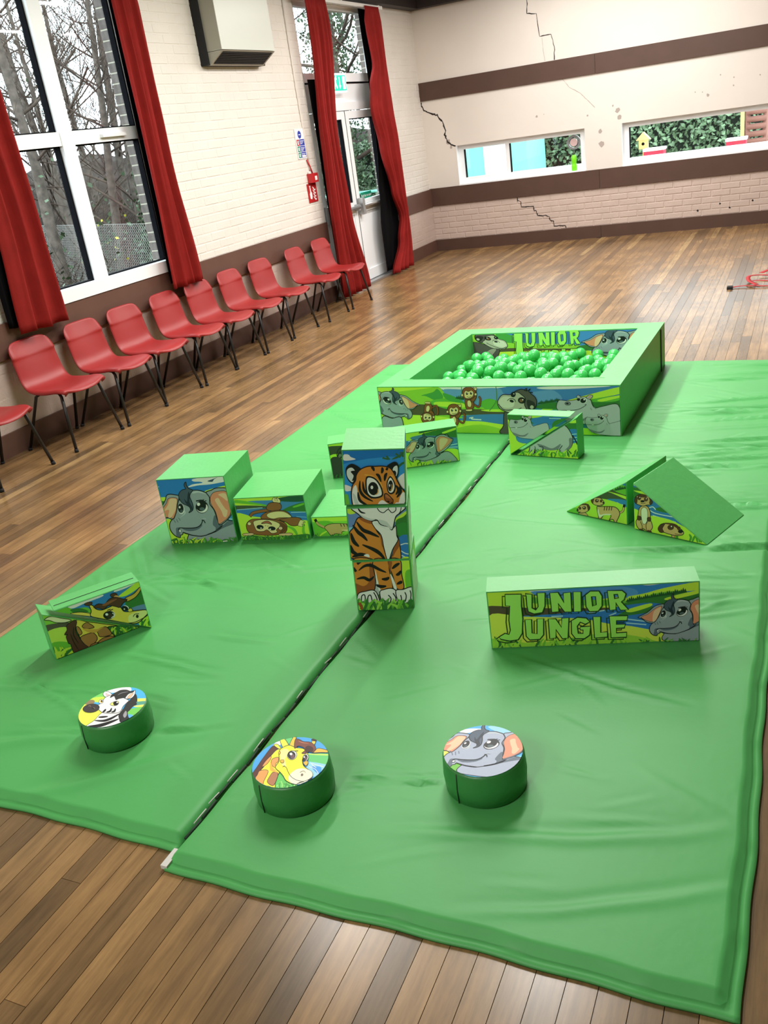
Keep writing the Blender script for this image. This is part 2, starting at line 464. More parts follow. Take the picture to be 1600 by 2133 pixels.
# ---------------------------------------------------------------- windows and door
def pane_yz(parent, x, y0, y1, z0, z1): return obj('pane', bx(x-.003, x+.003, y0, y1, z0, z1), M['glass'], parent)
w1 = thing('window_1', 'tall white framed window in the brick wall', None, kind='structure')
FX0, FX1 = -.10, -.03
MY0, MY1, TZ0, TZ1, SZ = 5.327, 5.455, 1.875, 1.968, .935
bm = B()
box(bm, FX0, FX1, WY0, WY0+.06, SZ, WZ1); box(bm, FX0, FX1, WY1-.012, WY1, SZ, WZ1); box(bm, FX0, FX1, WY0, WY1, WZ1-.05, WZ1)
obj('frame', bevel(bm, .004, 1), M['white'], w1)
obj('mullion', bevel(bx(FX0, FX1+.012, MY0, MY1, SZ, WZ1-.05), .006, 2), M['white'], w1)
for a, b in ((WY0+.06, MY0), (MY1, WY1-.012)):
    obj('transom', bevel(bx(FX0, FX1+.004, a, b, TZ0, TZ1), .005, 2), M['white'], w1)
    for c, d in ((SZ, TZ0), (TZ1, WZ1-.05)):
        g = B(); t = .014
        box(g, FX0+.002, FX0+.05, a, a+t, c, d); box(g, FX0+.002, FX0+.05, b-t, b, c, d); box(g, FX0+.002, FX0+.05, a, b, c, c+t*.7); box(g, FX0+.002, FX0+.05, a, b, d-t*.7, d)
        obj('gasket', g, M['gasket'], w1)
        pane_yz(w1, FX0+.024, a+t, b-t, c+.005, d-.008)
hb = bevel(bx(FX1, FX1+.035, 5.75, 6.02, 1.905, 1.928), .006, 2); obj('latch', hb, M['white'], w1)
obj('latch', bevel(bx(FX1, FX1+.03, 5.82, 5.95, .905, .925), .006, 2), M['white'], w1)
obj('sill', bevel(bx(-.10, .03, WY0, WY1, WZ0, SZ), .008, 2), M['white'], w1)

# fire door: two leaves, panel and fanlight above
DX0, DX1 = -.10, -.04
door = thing('door_1', 'white double fire door with push bar and glazed panels', None, kind='structure')
GAP = 9.985
bm = B()
box(bm, DX0, DX1+.01, DY0, DY0+.065, 0, DZ1); box(bm, DX0, DX1+.01, DY1-.065, DY1, 0, DZ1); box(bm, DX0, DX1+.01, DY0, DY1, 1.945, 2.03); box(bm, DX0, DX1+.01, DY0, DY1, 2.24, 2.33); box(bm, DX0, DX1+.01, DY0, DY1, 2.955, DZ1)
obj('door_frame', bevel(bm, .004, 1), M['white'], door)
obj('over_panel', bx(-.075, -.055, DY0+.06, DY1-.06, 2.03, 2.24), M['white'], door)
obj('panel_bead', bx(-.055, -.045, DY0+.06, DY1-.06, 2.225, 2.243), M['gasket'], door)
obj('pane', bx(-.073, -.067, DY0+.065, DY1-.065, 2.33, 2.955), M['glass'], door)
obj('threshold', bevel(bx(-.12, .05, DY0, DY1, -.002, .022), .004, 1), M['steel'], door)
for a, b in ((DY0+.068, GAP-.003), (GAP+.003, DY1-.068)):
    bm = B(); s = .095
    box(bm, DX0+.01, DX1, a, a+s, .03, 1.938); box(bm, DX0+.01, DX1, b-s, b, .03, 1.938)
    box(bm, DX0+.01, DX1, a+s, b-s, 1.855, 1.938); box(bm, DX0+.01, DX1, a+s, b-s, .82, .955); box(bm, DX0+.01, DX1, a+s, b-s, .03, .15)
    leaf = obj('leaf', bevel(bm, .004, 1), M['white'], door)
    obj('kick_panel', bx(-.078, -.056, a+s, b-s, .15, .82), M['white'], leaf)
    g = B(); box(g, -.082, -.045, a+s, a+s+.012, .955, 1.855); box(g, -.082, -.045, b-s-.03, b-s, .955, 1.855); box(g, -.082, -.045, a+s, b-s, 1.845, 1.855)
    obj('gasket', g, M['gasket'], leaf)
    obj('pane', bx(-.071, -.065, a+s+.01, b-s-.01, .955, 1.85), M['glass'], leaf)
    bm = B(); tube(bm, [(.012, a+.06, .895), (.012, b-.04, .895)], .021, 10); box(bm, DX1, .014, b-.075, b-.03, .855, .925)
    obj('push_bar', bm, M['steel'], leaf)
    bm = bevel(bx(DX1, .03, a+.012, a+.075, .80, .985), .012, 2); obj('latch_case', bm, M['steel'], leaf)
obj('meeting_seal', bx(DX1-.002, DX1+.0015, GAP-.006, GAP+.006, .03, 1.94), M['gasket'], door)

# low end windows
for n, (a, b) in enumerate(BW):
    w = thing('window_%d' % (n+2), ('low white window with a bottle on its sill' if n == 0 else 'low white window looking onto a hedge and planters'), None, kind='structure')
    ya, yb = YB+.085, YB+.15; f = .075
    bm = B()
    box(bm, a, a+f, ya, yb, BZ0, BZ1); box(bm, b-f, b, ya, yb, BZ0, BZ1); box(bm, a+f, b-f, ya, yb, BZ0, BZ0+f); box(bm, a+f, b-f, ya, yb, BZ1-.06, BZ1)
    obj('frame', bevel(bm, .004, 1), M['white'], w)
    cuts = [a+f, 1.10, 1.155, b-f] if n == 0 else [a+f, b-f]
    if n == 0: obj('mullion', bevel(bx(1.10, 1.155, ya, yb, BZ0+f, BZ1-.06), .004, 1), M['white'], w)
    for p, q in ((cuts[0], cuts[1]), (cuts[2], cuts[3])) if n == 0 else ((cuts[0], cuts[1]),):
        obj('pane', bx(p, q, ya+.03, ya+.036, BZ0+f, BZ1-.06), M['glass'], w)
        g = B(); box(g, p, p+.012, ya+.006, ya+.05, BZ0+f, BZ1-.06); obj('gasket', g, M['gasket'], w)
    obj('sill', bx(a, b, YB-.02, ya, BZ0-.012, BZ0+.004), M['white'], w)
    obj('side_lining', bx(a-.001, a+.004, YB-.004, ya, BZ0, BZ1), M['white'], w)

# ---------------------------------------------------------------- ceiling lamps (out of the frame, over the hall)
def ceiling_lamp(i, x, y, pw):
    t = thing('ceiling_lamp', 'long fluorescent batten on the ceiling, number %s along the hall' % ['one (added fill light)', 'two (added fill light)', 'three', 'four', 'five', 'six', 'seven', 'eight', 'nine', 'ten', 'eleven', 'twelve'][i], 'lamp', (x, y, ZC), 0, 'ceiling lamps')
    obj('housing', bevel(bx(-.08, .08, -.75, .75, -.05, 0), .01, 2), M['lampwhite'], t)
    ld = bpy.data.lights.new('tube_light', 'AREA'); ld.shape = 'RECTANGLE'; ld.size = .12; ld.size_y = 1.45; ld.energy = LAMP_W*pw; ld.color = (1.0, .98, .945)
    lo = bpy.data.objects.new('tube_light', ld); lo.location = (0, 0, -.056); link(lo, t)
i = 0
for y, pw in ((-1.7, 1.25), (4.3, 1.2), (6.4, 1), (8.5, 1), (10.6, .9)):  # first row, behind the camera, is added fill for the near faces
    for x in (2.1, 3.5):
        ceiling_lamp(i, x, y, pw); i += 1

# ================================================================ PLAY MATS
FOOT = [(2.309, 3.135, R(12.7), .33, .33), (2.654, 3.205, R(12.6), .33, .32), (2.984, 3.293, R(11.5), .33, .32), (3.418, 2.658, R(18.5), .22, .22), (2.884, 3.987, R(26.2), .67, .14), (4.223, 2.521, R(15.7), .664, .1), (3.655, 4.193, R(-7.1), .38, .1), (4.427, 3.451, R(-21.3), .32, .33), (4.106, 3.60, R(-20.5), .31, .33), (2.42, 2.155, R(55), .40, .13), (4.097, 1.758, 0, .22, .22), (3.604, 1.589, 0, .22, .22), (2.904, 1.685, 0, .22, .22), (3.297, 5.173, R(-1.5), 1.40, 1.37)]
def mat_mesh(x0, x1, y0, y1, seed, flange, creases):
    """padded vinyl sheet; flange = which edges carry a flat sewn hem (x0,x1,y0,y1)"""
    st = .0125; nx = int((x1-x0)/st); ny = int((y1-y0)/st)
    X, Y = np.meshgrid(np.linspace(x0, x1, nx+1), np.linspace(y0, y1, ny+1))
    rg = np.random.default_rng(seed)
    Z = np.full(X.shape, T-.004)
    for k in range(7):                       # soft pillow undulation
        fx, fy, ph = rg.uniform(1, 5), rg.uniform(1, 5), rg.uniform(0, 6.28)
        Z += .0007*np.sin(fx*X+fy*Y+ph)
    for (cx, cy, L, ang, h, wd) in creases:
        ca, sa = np.cos(ang), np.sin(ang)
        u = (X-cx)*ca+(Y-cy)*sa; v = -(X-cx)*sa+(Y-cy)*ca+.025*np.sin(u*5+cx*9)
        e = np.clip(1-(u/(L/2))**2, 0, 1)
        prof = np.exp(-(v/wd)**2)-.75*np.exp(-((v-wd*1.5)/(wd*1.1))**2)
        Z += 1.7*h*e*prof
    # the cover lies flat under whatever stands on it
    keep = np.ones(X.shape)
    for (bx_, by_, yaw_, bw_, bd_) in FOOT:
        ca, sa = np.cos(yaw_), np.sin(yaw_); u = (X-bx_)*ca+(Y-by_)*sa; v = -(X-bx_)*sa+(Y-by_)*ca
        dd = np.maximum(np.abs(u)-bw_/2, np.abs(v)-bd_/2); keep = np.minimum(keep, np.clip(dd/.05, 0, 1))
    Z = (T-.004)+(Z-(T-.004))*keep
    # edges
    def edge(dist, fl):
        wob = .003*np.sin((X+Y)*21)+.003*np.sin((X-Y)*47+1)
        dd = dist
        if fl:
            w = .026
            t = np.clip((dd-w-wob*.4)/.014, 0, 1)
            return np.where(dd < w+wob*.4, .30, .30+.70*(1-(1-t)**2.2))
        t = np.clip(dd/.028, 0, 1)
        return .25+.75*np.sqrt(1-(1-t)**2)
    fac = np.minimum.reduce([edge(X-x0, flange[0]), edge(x1-X, flange[1]), edge(Y-y0, flange[2]), edge(y1-Y, flange[3])])
    Z = np.maximum(Z*fac, .006)
    wx = .003*np.sin(Y*7+seed)+.002*np.sin(Y*23); wy = .004*np.sin(X*6+seed)+.002*np.sin(X*27)
    Xo = X+wx*(1 if flange[1] or flange[0] else .35); Yo = Y+wy
    n = (nx+1)*(ny+1)
    V = np.stack([Xo, Yo, Z], -1).reshape(-1, 3)
    idx = np.arange(n).reshape(ny+1, nx+1)
    F = np.stack([idx[:-1, :-1], idx[:-1, 1:], idx[1:, 1:], idx[1:, :-1]], -1).reshape(-1, 4)
    loop = np.concatenate([idx[0, :], idx[1:, -1], idx[-1, -2::-1], idx[-2:0:-1, 0]])
    Vb = V[loop].copy(); Vb[:, 2] = .0005
    m = len(loop); V2 = np.vstack([V, Vb])
    S = [(int(loop[(i+1) % m]), int(loop[i]), n+i, n+(i+1) % m) for i in range(m)]
    faces = [tuple(map(int, f)) for f in F]+S+[tuple(range(n+m-1, n-1, -1))]
    me = bpy.data.meshes.new('mat'); me.from_pydata(V2.tolist(), [], faces); me.update()
    for p in me.polygons: p.use_smooth = len(p.vertices) == 4
    return me
rc = random.Random(11)
def creases(x0, x1, y0, y1, n, amin, amax, hmin=.0022, hmax=.0055, side=None):
    out = []
    for k in range(n):
        L = rc.uniform(.3, .95)
        cx = rc.uniform(x0+.15, x1-.15) if side is None else side+rc.uniform(-.5, -.12)
        out.append((cx, rc.uniform(y0+.1, y1-.1), L, R(rc.uniform(amin, amax)), rc.uniform(hmin, hmax)*rc.choice((1, 1, -1)), rc.uniform(.007, .013)))
    return out
def small(x0, x1, y0, y1, n):
    return [(rc.uniform(x0+.06, x1-.06), rc.uniform(y0, y1), rc.uniform(.12, .35), R(rc.uniform(-45, 45)), rc.uniform(.0012, .0026), rc.uniform(.006, .011)) for k in range(n)]
def play_mat(name, label, *a):
    t = thing(name, label, 'mat')
    me = mat_mesh(*a); me.materials.append(M['matgreen']); link(bpy.data.objects.new('cover', me), t)
    return t
crL = creases(1.95, 3.38, 1.4, 6, 34, -28, 20, .003, .007)+small(1.95, 3.38, 1.4, 6, 90)+[(2.75, 1.62, .8, R(28), .006, .03), (3.0, 1.52, .6, R(38), .005, .025), (2.6, 2.6, 1.0, R(-6), .004, .012), (2.15, 2.75, .5, R(-40), .005, .014), (2.2, 2.45, .55, R(-42), .005, .014), (2.35, 2.55, .5, R(-30), .004, .012)]
crR = small(3.40, 4.76, 1.4, 5.9, 90)+creases(3.40, 4.76, 2.9, 5.9, 26, -3, 10, .0075, .012, side=4.76)+creases(3.40, 4.76, 1.4, 4.5, 16, -12, 22, .003, .007)+[(4.3, 1.62, .9, R(18), .004, .02), (4.45, 1.45, .7, R(20), .003, .015), (3.75, 4.3, .8, R(-8), .004, .012), (3.7, 3.4, .8, R(-10), .004, .012), (4.4, 4.05, .6, R(4), .006, .012), (4.5, 4.3, .6, R(5), .006, .012), (4.5, 4.62, .6, R(5), .005, .011)]
left_mat = play_mat('play_mat', 'green padded floor mat beside the chairs, under the step blocks', 1.955, 3.380, 1.325, 6.04, 3, (0, 0, 1, 0), crL)
right_mat = play_mat('play_mat', 'green padded floor mat under the meerkat ramp and elephant disc', 3.392, 4.765, 1.262, 5.93, 8, (0, 1, 1, 0), crR)
obj('velcro_tab', bevel(bx(3.376, 3.396, 1.264, 1.325, .004, .016), .004, 2), M['velcro'], right_mat)
bm = B()
for k in range(60):
    y = 1.36+k*.077
    tube(bm, [(3.386+.004*math.sin(k*2.1), y, .017+.003*math.sin(k*1.3)), (3.386+.004*math.sin(k*2.1+1), y+.07, .018)], .004, 4)
o = obj('velcro_strip', bm, M['seam'], left_mat); o['kind'] = 'stuff'
bm = B()
for k in range(46):
    y = 1.40+k*.1+rc.uniform(-.02, .02)
    if rc.random() < .7: tube(bm, [(3.380+rc.uniform(-.004, .004), y, .024), (3.382+rc.uniform(-.004, .004), y+rc.uniform(.03, .07), .024)], .0018, 4)
o = obj('velcro_edge', bm, M['velcro'], left_mat); o['kind'] = 'stuff'

# ================================================================ SOFT PLAY BLOCKS
def soft(bm, m=None, w=.007, name='cover', parent=None):
    es = [e for e in bm.edges if len(e.link_faces) == 2 and e.calc_face_angle(0) > R(30)]
    r_ = bmesh.ops.bevel(bm, geom=es, offset=w, segments=3, profile=.5, affect='EDGES')
    for f in r_['faces']: f.smooth = True
    return obj(name, bm, m or M['green'], parent)

def block(name, label, x, y, yaw, w, d, h, z=T, lean=0, cat='block'):
    t = thing(name, label, cat, (x, y, z-.0035), R(yaw))
    t.rotation_euler = (Matrix.Rotation(R(yaw), 3, 'Z') @ Matrix.Rotation(R(lean), 3, 'Y')).to_euler()
    soft(bx(-w/2, w/2, -d/2, d/2, 0, h), parent=t)
    return t, w, d, h
BLK = {}
BLK['cube'] = block('soft_play_block', 'tallest green step block with a big elephant face', 2.309, 3.135, 12.7, .33, .33, .326)
BLK['monkey'] = block('soft_play_block', 'middle green step block with an upside-down monkey', 2.654, 3.205, 12.6, .332, .315, .215)
BLK['meer'] = block('soft_play_block', 'lowest green step block with a striped meerkat body', 2.984, 3.293, 11.5, .325, .317, .098)
BLK['towb'] = block('soft_play_cube', 'bottom cube of the tiger tower showing the paws', 3.418, 2.658, 18.5, .213, .21, .206, lean=2.6)
BLK['towm'] = block('soft_play_cube', 'middle cube of the tiger tower showing the white chest', 3.42, 2.66, 20.5, .217, .21, .21, .243, 4.3)
BLK['towt'] = block('soft_play_cube', 'top cube of the tiger tower showing the tiger face', 3.418, 2.69, 22, .219, .24, .209, .455, 5.6)
BLK['back'] = block('soft_play_beam', 'long green beam with gorilla and elephant behind the tiger tower', 2.884, 3.987, 26.2, .671, .135, .192)
BLK['log'] = block('soft_play_beam', 'long green beam lettered Junior Jungle with an elephant', 4.223, 2.521, 15.7, .664, .10, .216)

def wedge(name, label, x, y, yaw, w, d, h, poly, z=T):
    t = thing(name, label, 'wedge', (x, y, z-.0035), R(yaw))
    soft(prism([(a*w-w/2, b*h) for a, b in poly], -d/2, d/2), w=.005, parent=t)
    return t, w, d, h
TRI = dict(ul=[(0, 0), (1, 1), (0, 1)], lr=[(0, 0), (1, 0), (1, 1)], ll=[(0, 0), (1, 0), (0, 1)], ur=[(1, 0), (1, 1), (0, 1)])
a = R(-7.1)
BLK['hipu'] = wedge('soft_play_wedge', 'upper green wedge with a hippo head, in front of the ball pool', 3.665-.034*math.cos(a), 4.193-.034*math.sin(a), -7.1, .337, .09, .222, TRI['ul'])
BLK['hipl'] = wedge('soft_play_wedge', 'lower green wedge with a hippo body, in front of the ball pool', 3.665, 4.193, -7.1, .337, .09, .22, TRI['lr'])
BLK['rampR'] = wedge('soft_play_ramp', 'green ramp wedge with a standing meerkat on its side', 4.427, 3.451, -21.3, .316, .321, .205, TRI['ll'])
BLK['rampL'] = wedge('soft_play_ramp', 'green ramp wedge with a walking meerkat on its side', 4.106, 3.60, -20.5, .304, .33, .195, TRI['lr'])
BLK['girl'] = wedge('soft_play_wedge', 'lower green wedge with a giraffe neck and brown mane', 2.397, 2.152, 56, .325, .11, .197, TRI['ll'])
BLK['giru'] = wedge('soft_play_wedge', 'upper green wedge with a giraffe face, leaning on the neck wedge', 2.452, 2.160, 54.5, .322, .105, .207, TRI['ur'])
obj('zip', bx(-.15, .15, -.012, -.0095, .205, .2083), M['black'], BLK['giru'][0])

def disc(label, x, y, h):
    t = thing('soft_play_disc', label, 'stool', (x, y, T-.0035)); r = .108
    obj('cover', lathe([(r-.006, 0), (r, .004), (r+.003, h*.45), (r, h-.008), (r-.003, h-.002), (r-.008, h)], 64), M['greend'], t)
    a = R(-112)
    bm = B(); tube(bm, [((r+.0022)*math.cos(a), (r+.0022)*math.sin(a), .004), ((r+.0032)*math.cos(a), (r+.0032)*math.sin(a), h*.5), (r*math.cos(a), r*math.sin(a), h-.006)], .0016, 6)
    obj('seam', bm, M['seam'], t)
    return t, 2*r, 2*r, h
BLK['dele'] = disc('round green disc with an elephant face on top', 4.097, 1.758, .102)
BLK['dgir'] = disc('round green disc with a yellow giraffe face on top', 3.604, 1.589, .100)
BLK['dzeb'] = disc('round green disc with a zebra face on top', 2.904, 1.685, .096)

# ---------------------------------------------------------------- ball pool
PX, PY, PYAW, PW, PD, PH, PT = 3.297, 5.173, -1.5, 1.397, 1.367, .278, .14
pool = thing('ball_pool', 'square green padded ball pool with jungle animals on its front', 'ball pool', (PX, PY, T-.0035), R(PYAW))
w2, d2 = PW/2, PD/2
POOLW = {}
for nm, (a, b, c, d) in dict(front=(-w2, w2, -d2, -d2+PT), back=(-w2, w2, d2-PT, d2), left=(-w2, -w2+PT, -d2+PT, d2-PT), right=(w2-PT, w2, -d2+PT, d2-PT)).items():
    POOLW[nm] = soft(bx(a, b, c, d, 0, PH), w=.009, name='pool_wall', parent=pool)
obj('pool_base', bx(-w2+PT, w2-PT, -d2+PT, d2-PT, 0, .012), M['green'], pool)
bm = B(); box(bm, w2-.002, w2+.004, d2-PT-.022, d2-PT+.002, .0, PH-.012)
obj('velcro_strap', bm, M['black'], pool)
for sx in (-1, 1):
    obj('velcro_strap', bx(sx*(w2-PT)-.03, sx*(w2-PT)+.03, -d2+PT-.006, -d2+PT+.004, PH-.006, PH+.0015), M['green'], pool)

# balls: dropped one after another, each rests on those below
BR = .0375
rb = random.Random(21)
Bl = []
ix, iy = w2-PT-BR-.002, d2-PT-BR-.002
def rest_z(x, y):
    z = .012+BR
    for (a, b, c) in Bl:
        q = (a-x)**2+(b-y)**2
        if q < 4*BR*BR*.999: z = max(z, c+math.sqrt(4*BR*BR-q))
    return z
def level(x, y):
    return .138+.085*math.exp(-((x-.0)/.52)**2-((y+.05)/.40)**2)
fails = 0
while len(Bl) < 560 and fails < 90:
    best = None
    for k in range(14):
        x, y = rb.uniform(-ix, ix), rb.uniform(-iy, iy); z = rest_z(x, y)
        if best is None or z-level(x, y) < best[0]: best = (z-level(x, y), x, y, z)
    if best[0] > -BR*.2: fails += 1; continue
    Bl.append(best[1:])
Bl.append((-.02, .20, rest_z(-.02, .20)))
bm = B(); bmesh.ops.create_uvsphere(bm, u_segments=22, v_segments=14, radius=BR)
for f in bm.faces: f.smooth = True
ballme = bpy.data.meshes.new('ball'); bm.to_mesh(ballme); bm.free(); ballme.materials.append(M['ball'])
Mp = Matrix.Translation((PX, PY, T-.0035)) @ Matrix.Rotation(R(PYAW), 4, 'Z')
order = sorted(Bl, key=lambda b: -b[2]+b[1]*.03)
for b in order[:300]:
    o = bpy.data.objects.new('pool_ball', ballme); o.location = Mp @ Vector(b); link(o)
    tag(o, 'shiny green plastic ball lying in the ball pool', 'ball', 'green balls in the ball pool')
if len(order) > 300:
    bm = B()
    for b in order[300:]:
        bmesh.ops.create_icosphere(bm, subdivisions=2, radius=BR, matrix=Matrix.Translation(Mp @ Vector(b)))
    o = obj('pool_balls_below', bm, M['ball'], None, True); tag(o, 'lower layers of green balls inside the ball pool', 'balls', kind='stuff')

# ================================================================ CHAIRS
def chair_meshes():
    prof = [(.020, .718), (.038, .670), (.0565, .624), (.0615, .610), (.0645, .596), (.076, .556), (.090, .505), (.106, .455), (.134, .418), (.180, .402), (.250, .398), (.320, .401), (.385, .408), (.440, .406), (.478, .392), (.490, .374)]
    half = [.168, .184, .190, .190, .190, .190, .191, .193, .196, .202, .208, .212, .212, .206, .190, .172]
    prof = catmull([np.array(p) for p in prof], False, 3); half = [float(v[0]) for v in catmull([np.array((h, 0)) for h in half], False, 3)]
    bm = B(); rows = []; n = 20
    for i, (p, hw) in enumerate(zip(prof, half)):
        s = i/(len(prof)-1); row = []
        for k in range(n+1):
            u = -1+2*k/n
            y = hw*u; x, z = float(p[0]), float(p[1])
            bk = max(0, 1-s/.42)                      # backrest curves around the sitter
            x += .030*min(1, bk*1.5)*(abs(u)**2.2)
            if s < .09: z -= .026*(abs(u)**7)*(1-s/.09)
            se = max(0, min(1, (s-.45)/.2))
            z += .012*se*(u*u)-.004*se
            if abs(u) > .95: z -= .020*se; x -= .012*min(1, bk*2)*min(1, s*12)
            if s > .9: x -= .045*(abs(u)**3)*(s-.9)/.1
            row.append(bm.verts.new((x, y, z)))
        rows.append(row)
    for i in range(len(rows)-1):
        for k in range(n): bm.faces.new((rows[i][k], rows[i+1][k], rows[i+1][k+1], rows[i][k+1])).smooth = True
    bmesh.ops.recalc_face_normals(bm, faces=bm.faces)
    bmesh.ops.solidify(bm, geom=bm.faces[:], thickness=.007)
    bmesh.ops.recalc_face_normals(bm, faces=bm.faces)
    for f in bm.faces: f.smooth = True
    shell = bpy.data.meshes.new('shell'); bm.to_mesh(shell); bm.free(); shell.materials.append(M['red'])
    legs = []
    for s in (-1, 1):
        for fr in (0, 1):
            if fr: pts = [(.30, s*.12, .378), (.375, s*.155, .380), (.405, s*.172, .362), (.465, s*.228, .0)]
            else: pts = [(.27, s*.12, .378), (.205, s*.155, .380), (.175, s*.172, .362), (.03, s*.226, .0)]
            bm = B(); tube(bm, pts, .0105, 8)
            me = bpy.data.meshes.new('leg'); bm.to_mesh(me); bm.free(); me.materials.append(M['tubeblack'])
            bm = B(); q = Vector(pts[-1]); d = (Vector(pts[-2])-q).normalized(); tube(bm, [q, q+d*.022], .0135, 8)
            ft = bpy.data.meshes.new('foot'); bm.to_mesh(ft); bm.free(); ft.materials.append(M['black'])
            legs.append((me, ft))
    bm = B(); tube(bm, [(.29, -.14, .378), (.29, .14, .378)], .010, 8); box(bm, .24, .33, -.07, .07, .378, .392)
    br = bpy.data.meshes.new('seat_bracket'); bm.to_mesh(br); bm.free(); br.materials.append(M['tubeblack'])
    return shell, legs, br
CH = chair_meshes()
ordn = ['red plastic chair cut off by the left edge of the photo', 'red plastic chair below the short curtain at the left, with a scuffed dark top', 'red plastic chair under the tall window, third of the row from the left', 'red plastic chair under the tall window mullion, fourth of the row from the left', 'red plastic chair just before the curtain end, fifth of the row from the left', 'red plastic chair right below the hem of the window curtain', 'red plastic chair under the bare brick, first after the window curtain', 'red plastic chair under the bare brick, middle of the row below the heater', 'red plastic chair second from the fire door', 'red plastic chair nearest the fire door, in front of its curtain']
for i, (y, dx, rz) in enumerate(((3.70, .0, 2), (4.405, .0, -2), (4.90, .012, 1), (5.385, .0, -1), (5.875, .015, 1), (6.355, .012, 0), (6.86, .005, 1), (7.42, -.01, -2), (8.05, .02, 1), (8.64, .015, -1))):
    c = thing('plastic_chair', ordn[i], 'chair', (dx+.036, y, 0), R(rz), 'red chairs along the window wall')
    link(bpy.data.objects.new('shell', CH[0]), c)
    link(bpy.data.objects.new('seat_bracket', CH[2]), c)
    for me, ft in CH[1]:
        l = link(bpy.data.objects.new('leg', me), c); link(bpy.data.objects.new('foot', ft), l)

# ================================================================ CURTAINS
def sheet(name, edge, x, folds, amp, m, parent, ztop, zbot, seed=0, nz=44, pinch=True, thick=.004):
    """edge(s) -> (y0, y1) at s = 0 top .. 1 bottom"""
    rr = random.Random(seed); ph = [rr.uniform(0, 6.28) for _ in range(4)]
    n = max(16, folds*10); bm = B(); rows = []
    for i in range(nz+1):
        s = i/nz; z = ztop+(zbot-ztop)*s; y0, y1 = edge(s); row = []
        head = max(0, 1-s/.05) if pinch else 0
        for k in range(n+1):
            u = k/n
            a = amp*(.35+.65*min(1, s*2.2))
            f = u*folds*2*math.pi
            fold = math.sin(f+ph[0]+.5*math.sin(s*3+ph[1]))*.7+.3*math.sin(f*1.63+ph[2]+s*1.2)
            xx = x+a*fold*(1-head)+head*.006*math.sin(f*2.6)
            yy = y0+(y1-y0)*(u+.18/folds*math.cos(f+ph[0])*(1-head)*.6*math.sin(math.pi*u))
            row.append(bm.verts.new((xx, yy, z+(.004*math.sin(f*.5+ph[3])*s))))
        rows.append(row)
    for i in range(nz):
        for k in range(n): bm.faces.new((rows[i][k], rows[i][k+1], rows[i+1][k+1], rows[i+1][k])).smooth = True
    bmesh.ops.recalc_face_normals(bm, faces=bm.faces)
    o = obj(name, bm, m, parent)
    md = o.modifiers.new('cloth', 'SOLIDIFY'); md.thickness = thick
    return o
def lerpedge(tab):
    def f(s):
        for (a, p, q), (b, r_, t_) in zip(tab[:-1], tab[1:]):
            if s <= b:
                k = (s-a)/(b-a); k = k*k*(3-2*k); return p+(r_-p)*k, q+(t_-q)*k
        return tab[-1][1:]
    return f
t = thing('curtain', 'short red curtain at the left side of the tall window', 'curtain', (0, 0, 0), 0, 'red window curtains')
sheet('cloth', lerpedge([(0, 4.30, 4.70), (.4, 4.37, 4.745), (.7, 4.40, 4.775), (1, 4.36, 4.80)]), .125, 3, .045, M['curtain'], t, 3.0, .755, 5)
sheet('lining_or_shade', lerpedge([(0, 4.26, 4.62), (.5, 4.33, 4.62), (1, 4.315, 4.5)]), .062, 3, .012, M['lining_or_shade'], t, 2.99, .80, 6)
t = thing('curtain', 'short red curtain at the right side of the tall window', 'curtain', (0, 0, 0), 0, 'red window curtains')
sheet('cloth', lerpedge([(0, 6.06, 6.34), (.1, 6.04, 6.37), (.55, 6.03, 6.36), (1, 6.00, 6.46)]), .13, 4, .050, M['curtain'], t, 3.0, .715, 2)
sheet('lining_or_shade', lerpedge([(0, 6.10, 6.34), (1, 6.08, 6.44)]), .06, 3, .012, M['lining_or_shade'], t, 2.99, .75, 7)
t = thing('curtain', 'long red curtain on the chair side of the fire door', 'curtain', (0, 0, 0), 0, 'red door curtains')
sheet('cloth', lerpedge([(0, 9.06, 9.53), (.08, 9.05, 9.53), (.45, 8.97, 9.34), (.7, 8.93, 9.40), (1, 8.90, 9.63)]), .14, 5, .055, M['curtain'], t, 3.0, .02, 3)
sheet('lining_or_shade', lerpedge([(0, 9.02, 9.4), (.26, 9.03, 9.3), (1, 9.06, 9.5)]), .055, 3, .010, M['lining_or_shade'], t, 2.26, .03, 8, pinch=False)  # dark strip standing in for the shade on the left door jamb
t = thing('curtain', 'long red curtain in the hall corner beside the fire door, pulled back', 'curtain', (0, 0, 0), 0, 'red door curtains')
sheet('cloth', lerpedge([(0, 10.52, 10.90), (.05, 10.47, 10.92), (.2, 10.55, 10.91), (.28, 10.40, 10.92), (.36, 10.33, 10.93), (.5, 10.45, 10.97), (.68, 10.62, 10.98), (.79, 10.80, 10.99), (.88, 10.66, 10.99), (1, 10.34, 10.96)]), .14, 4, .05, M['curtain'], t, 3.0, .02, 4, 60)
sheet('lining_or_shade', lerpedge([(0, 10.50, 10.86), (.3, 10.54, 10.9), (.5, 10.52, 10.9), (.68, 10.43, 10.9), (.82, 10.35, 10.9), (1, 10.37, 10.7)]), .062, 3, .012, M['lining_or_shade'], t, 2.98, .06, 9)
r_ = thing('curtain_rail', 'white curtain rail above the fire door', 'rail')
bm = B(); box(bm, .10, .125, 8.95, 11.06, 2.985, 3.02); obj('track', bevel(bm, .003, 1), M['plug'], r_)
for y in (9.0, 10.0, 11.0): obj('bracket', bx(0, .11, y-.012, y+.012, 3.0, 3.03), M['plug'], r_)
r_ = thing('curtain_rail', 'white curtain rail above the tall window', 'rail')
bm = B(); box(bm, .095, .12, 4.15, 6.55, 2.99, 3.02); obj('track', bevel(bm, .003, 1), M['plug'], r_)
for y in (4.3, 5.35, 6.45): obj('bracket', bx(0, .105, y-.012, y+.012, 3.0, 3.03), M['plug'], r_)

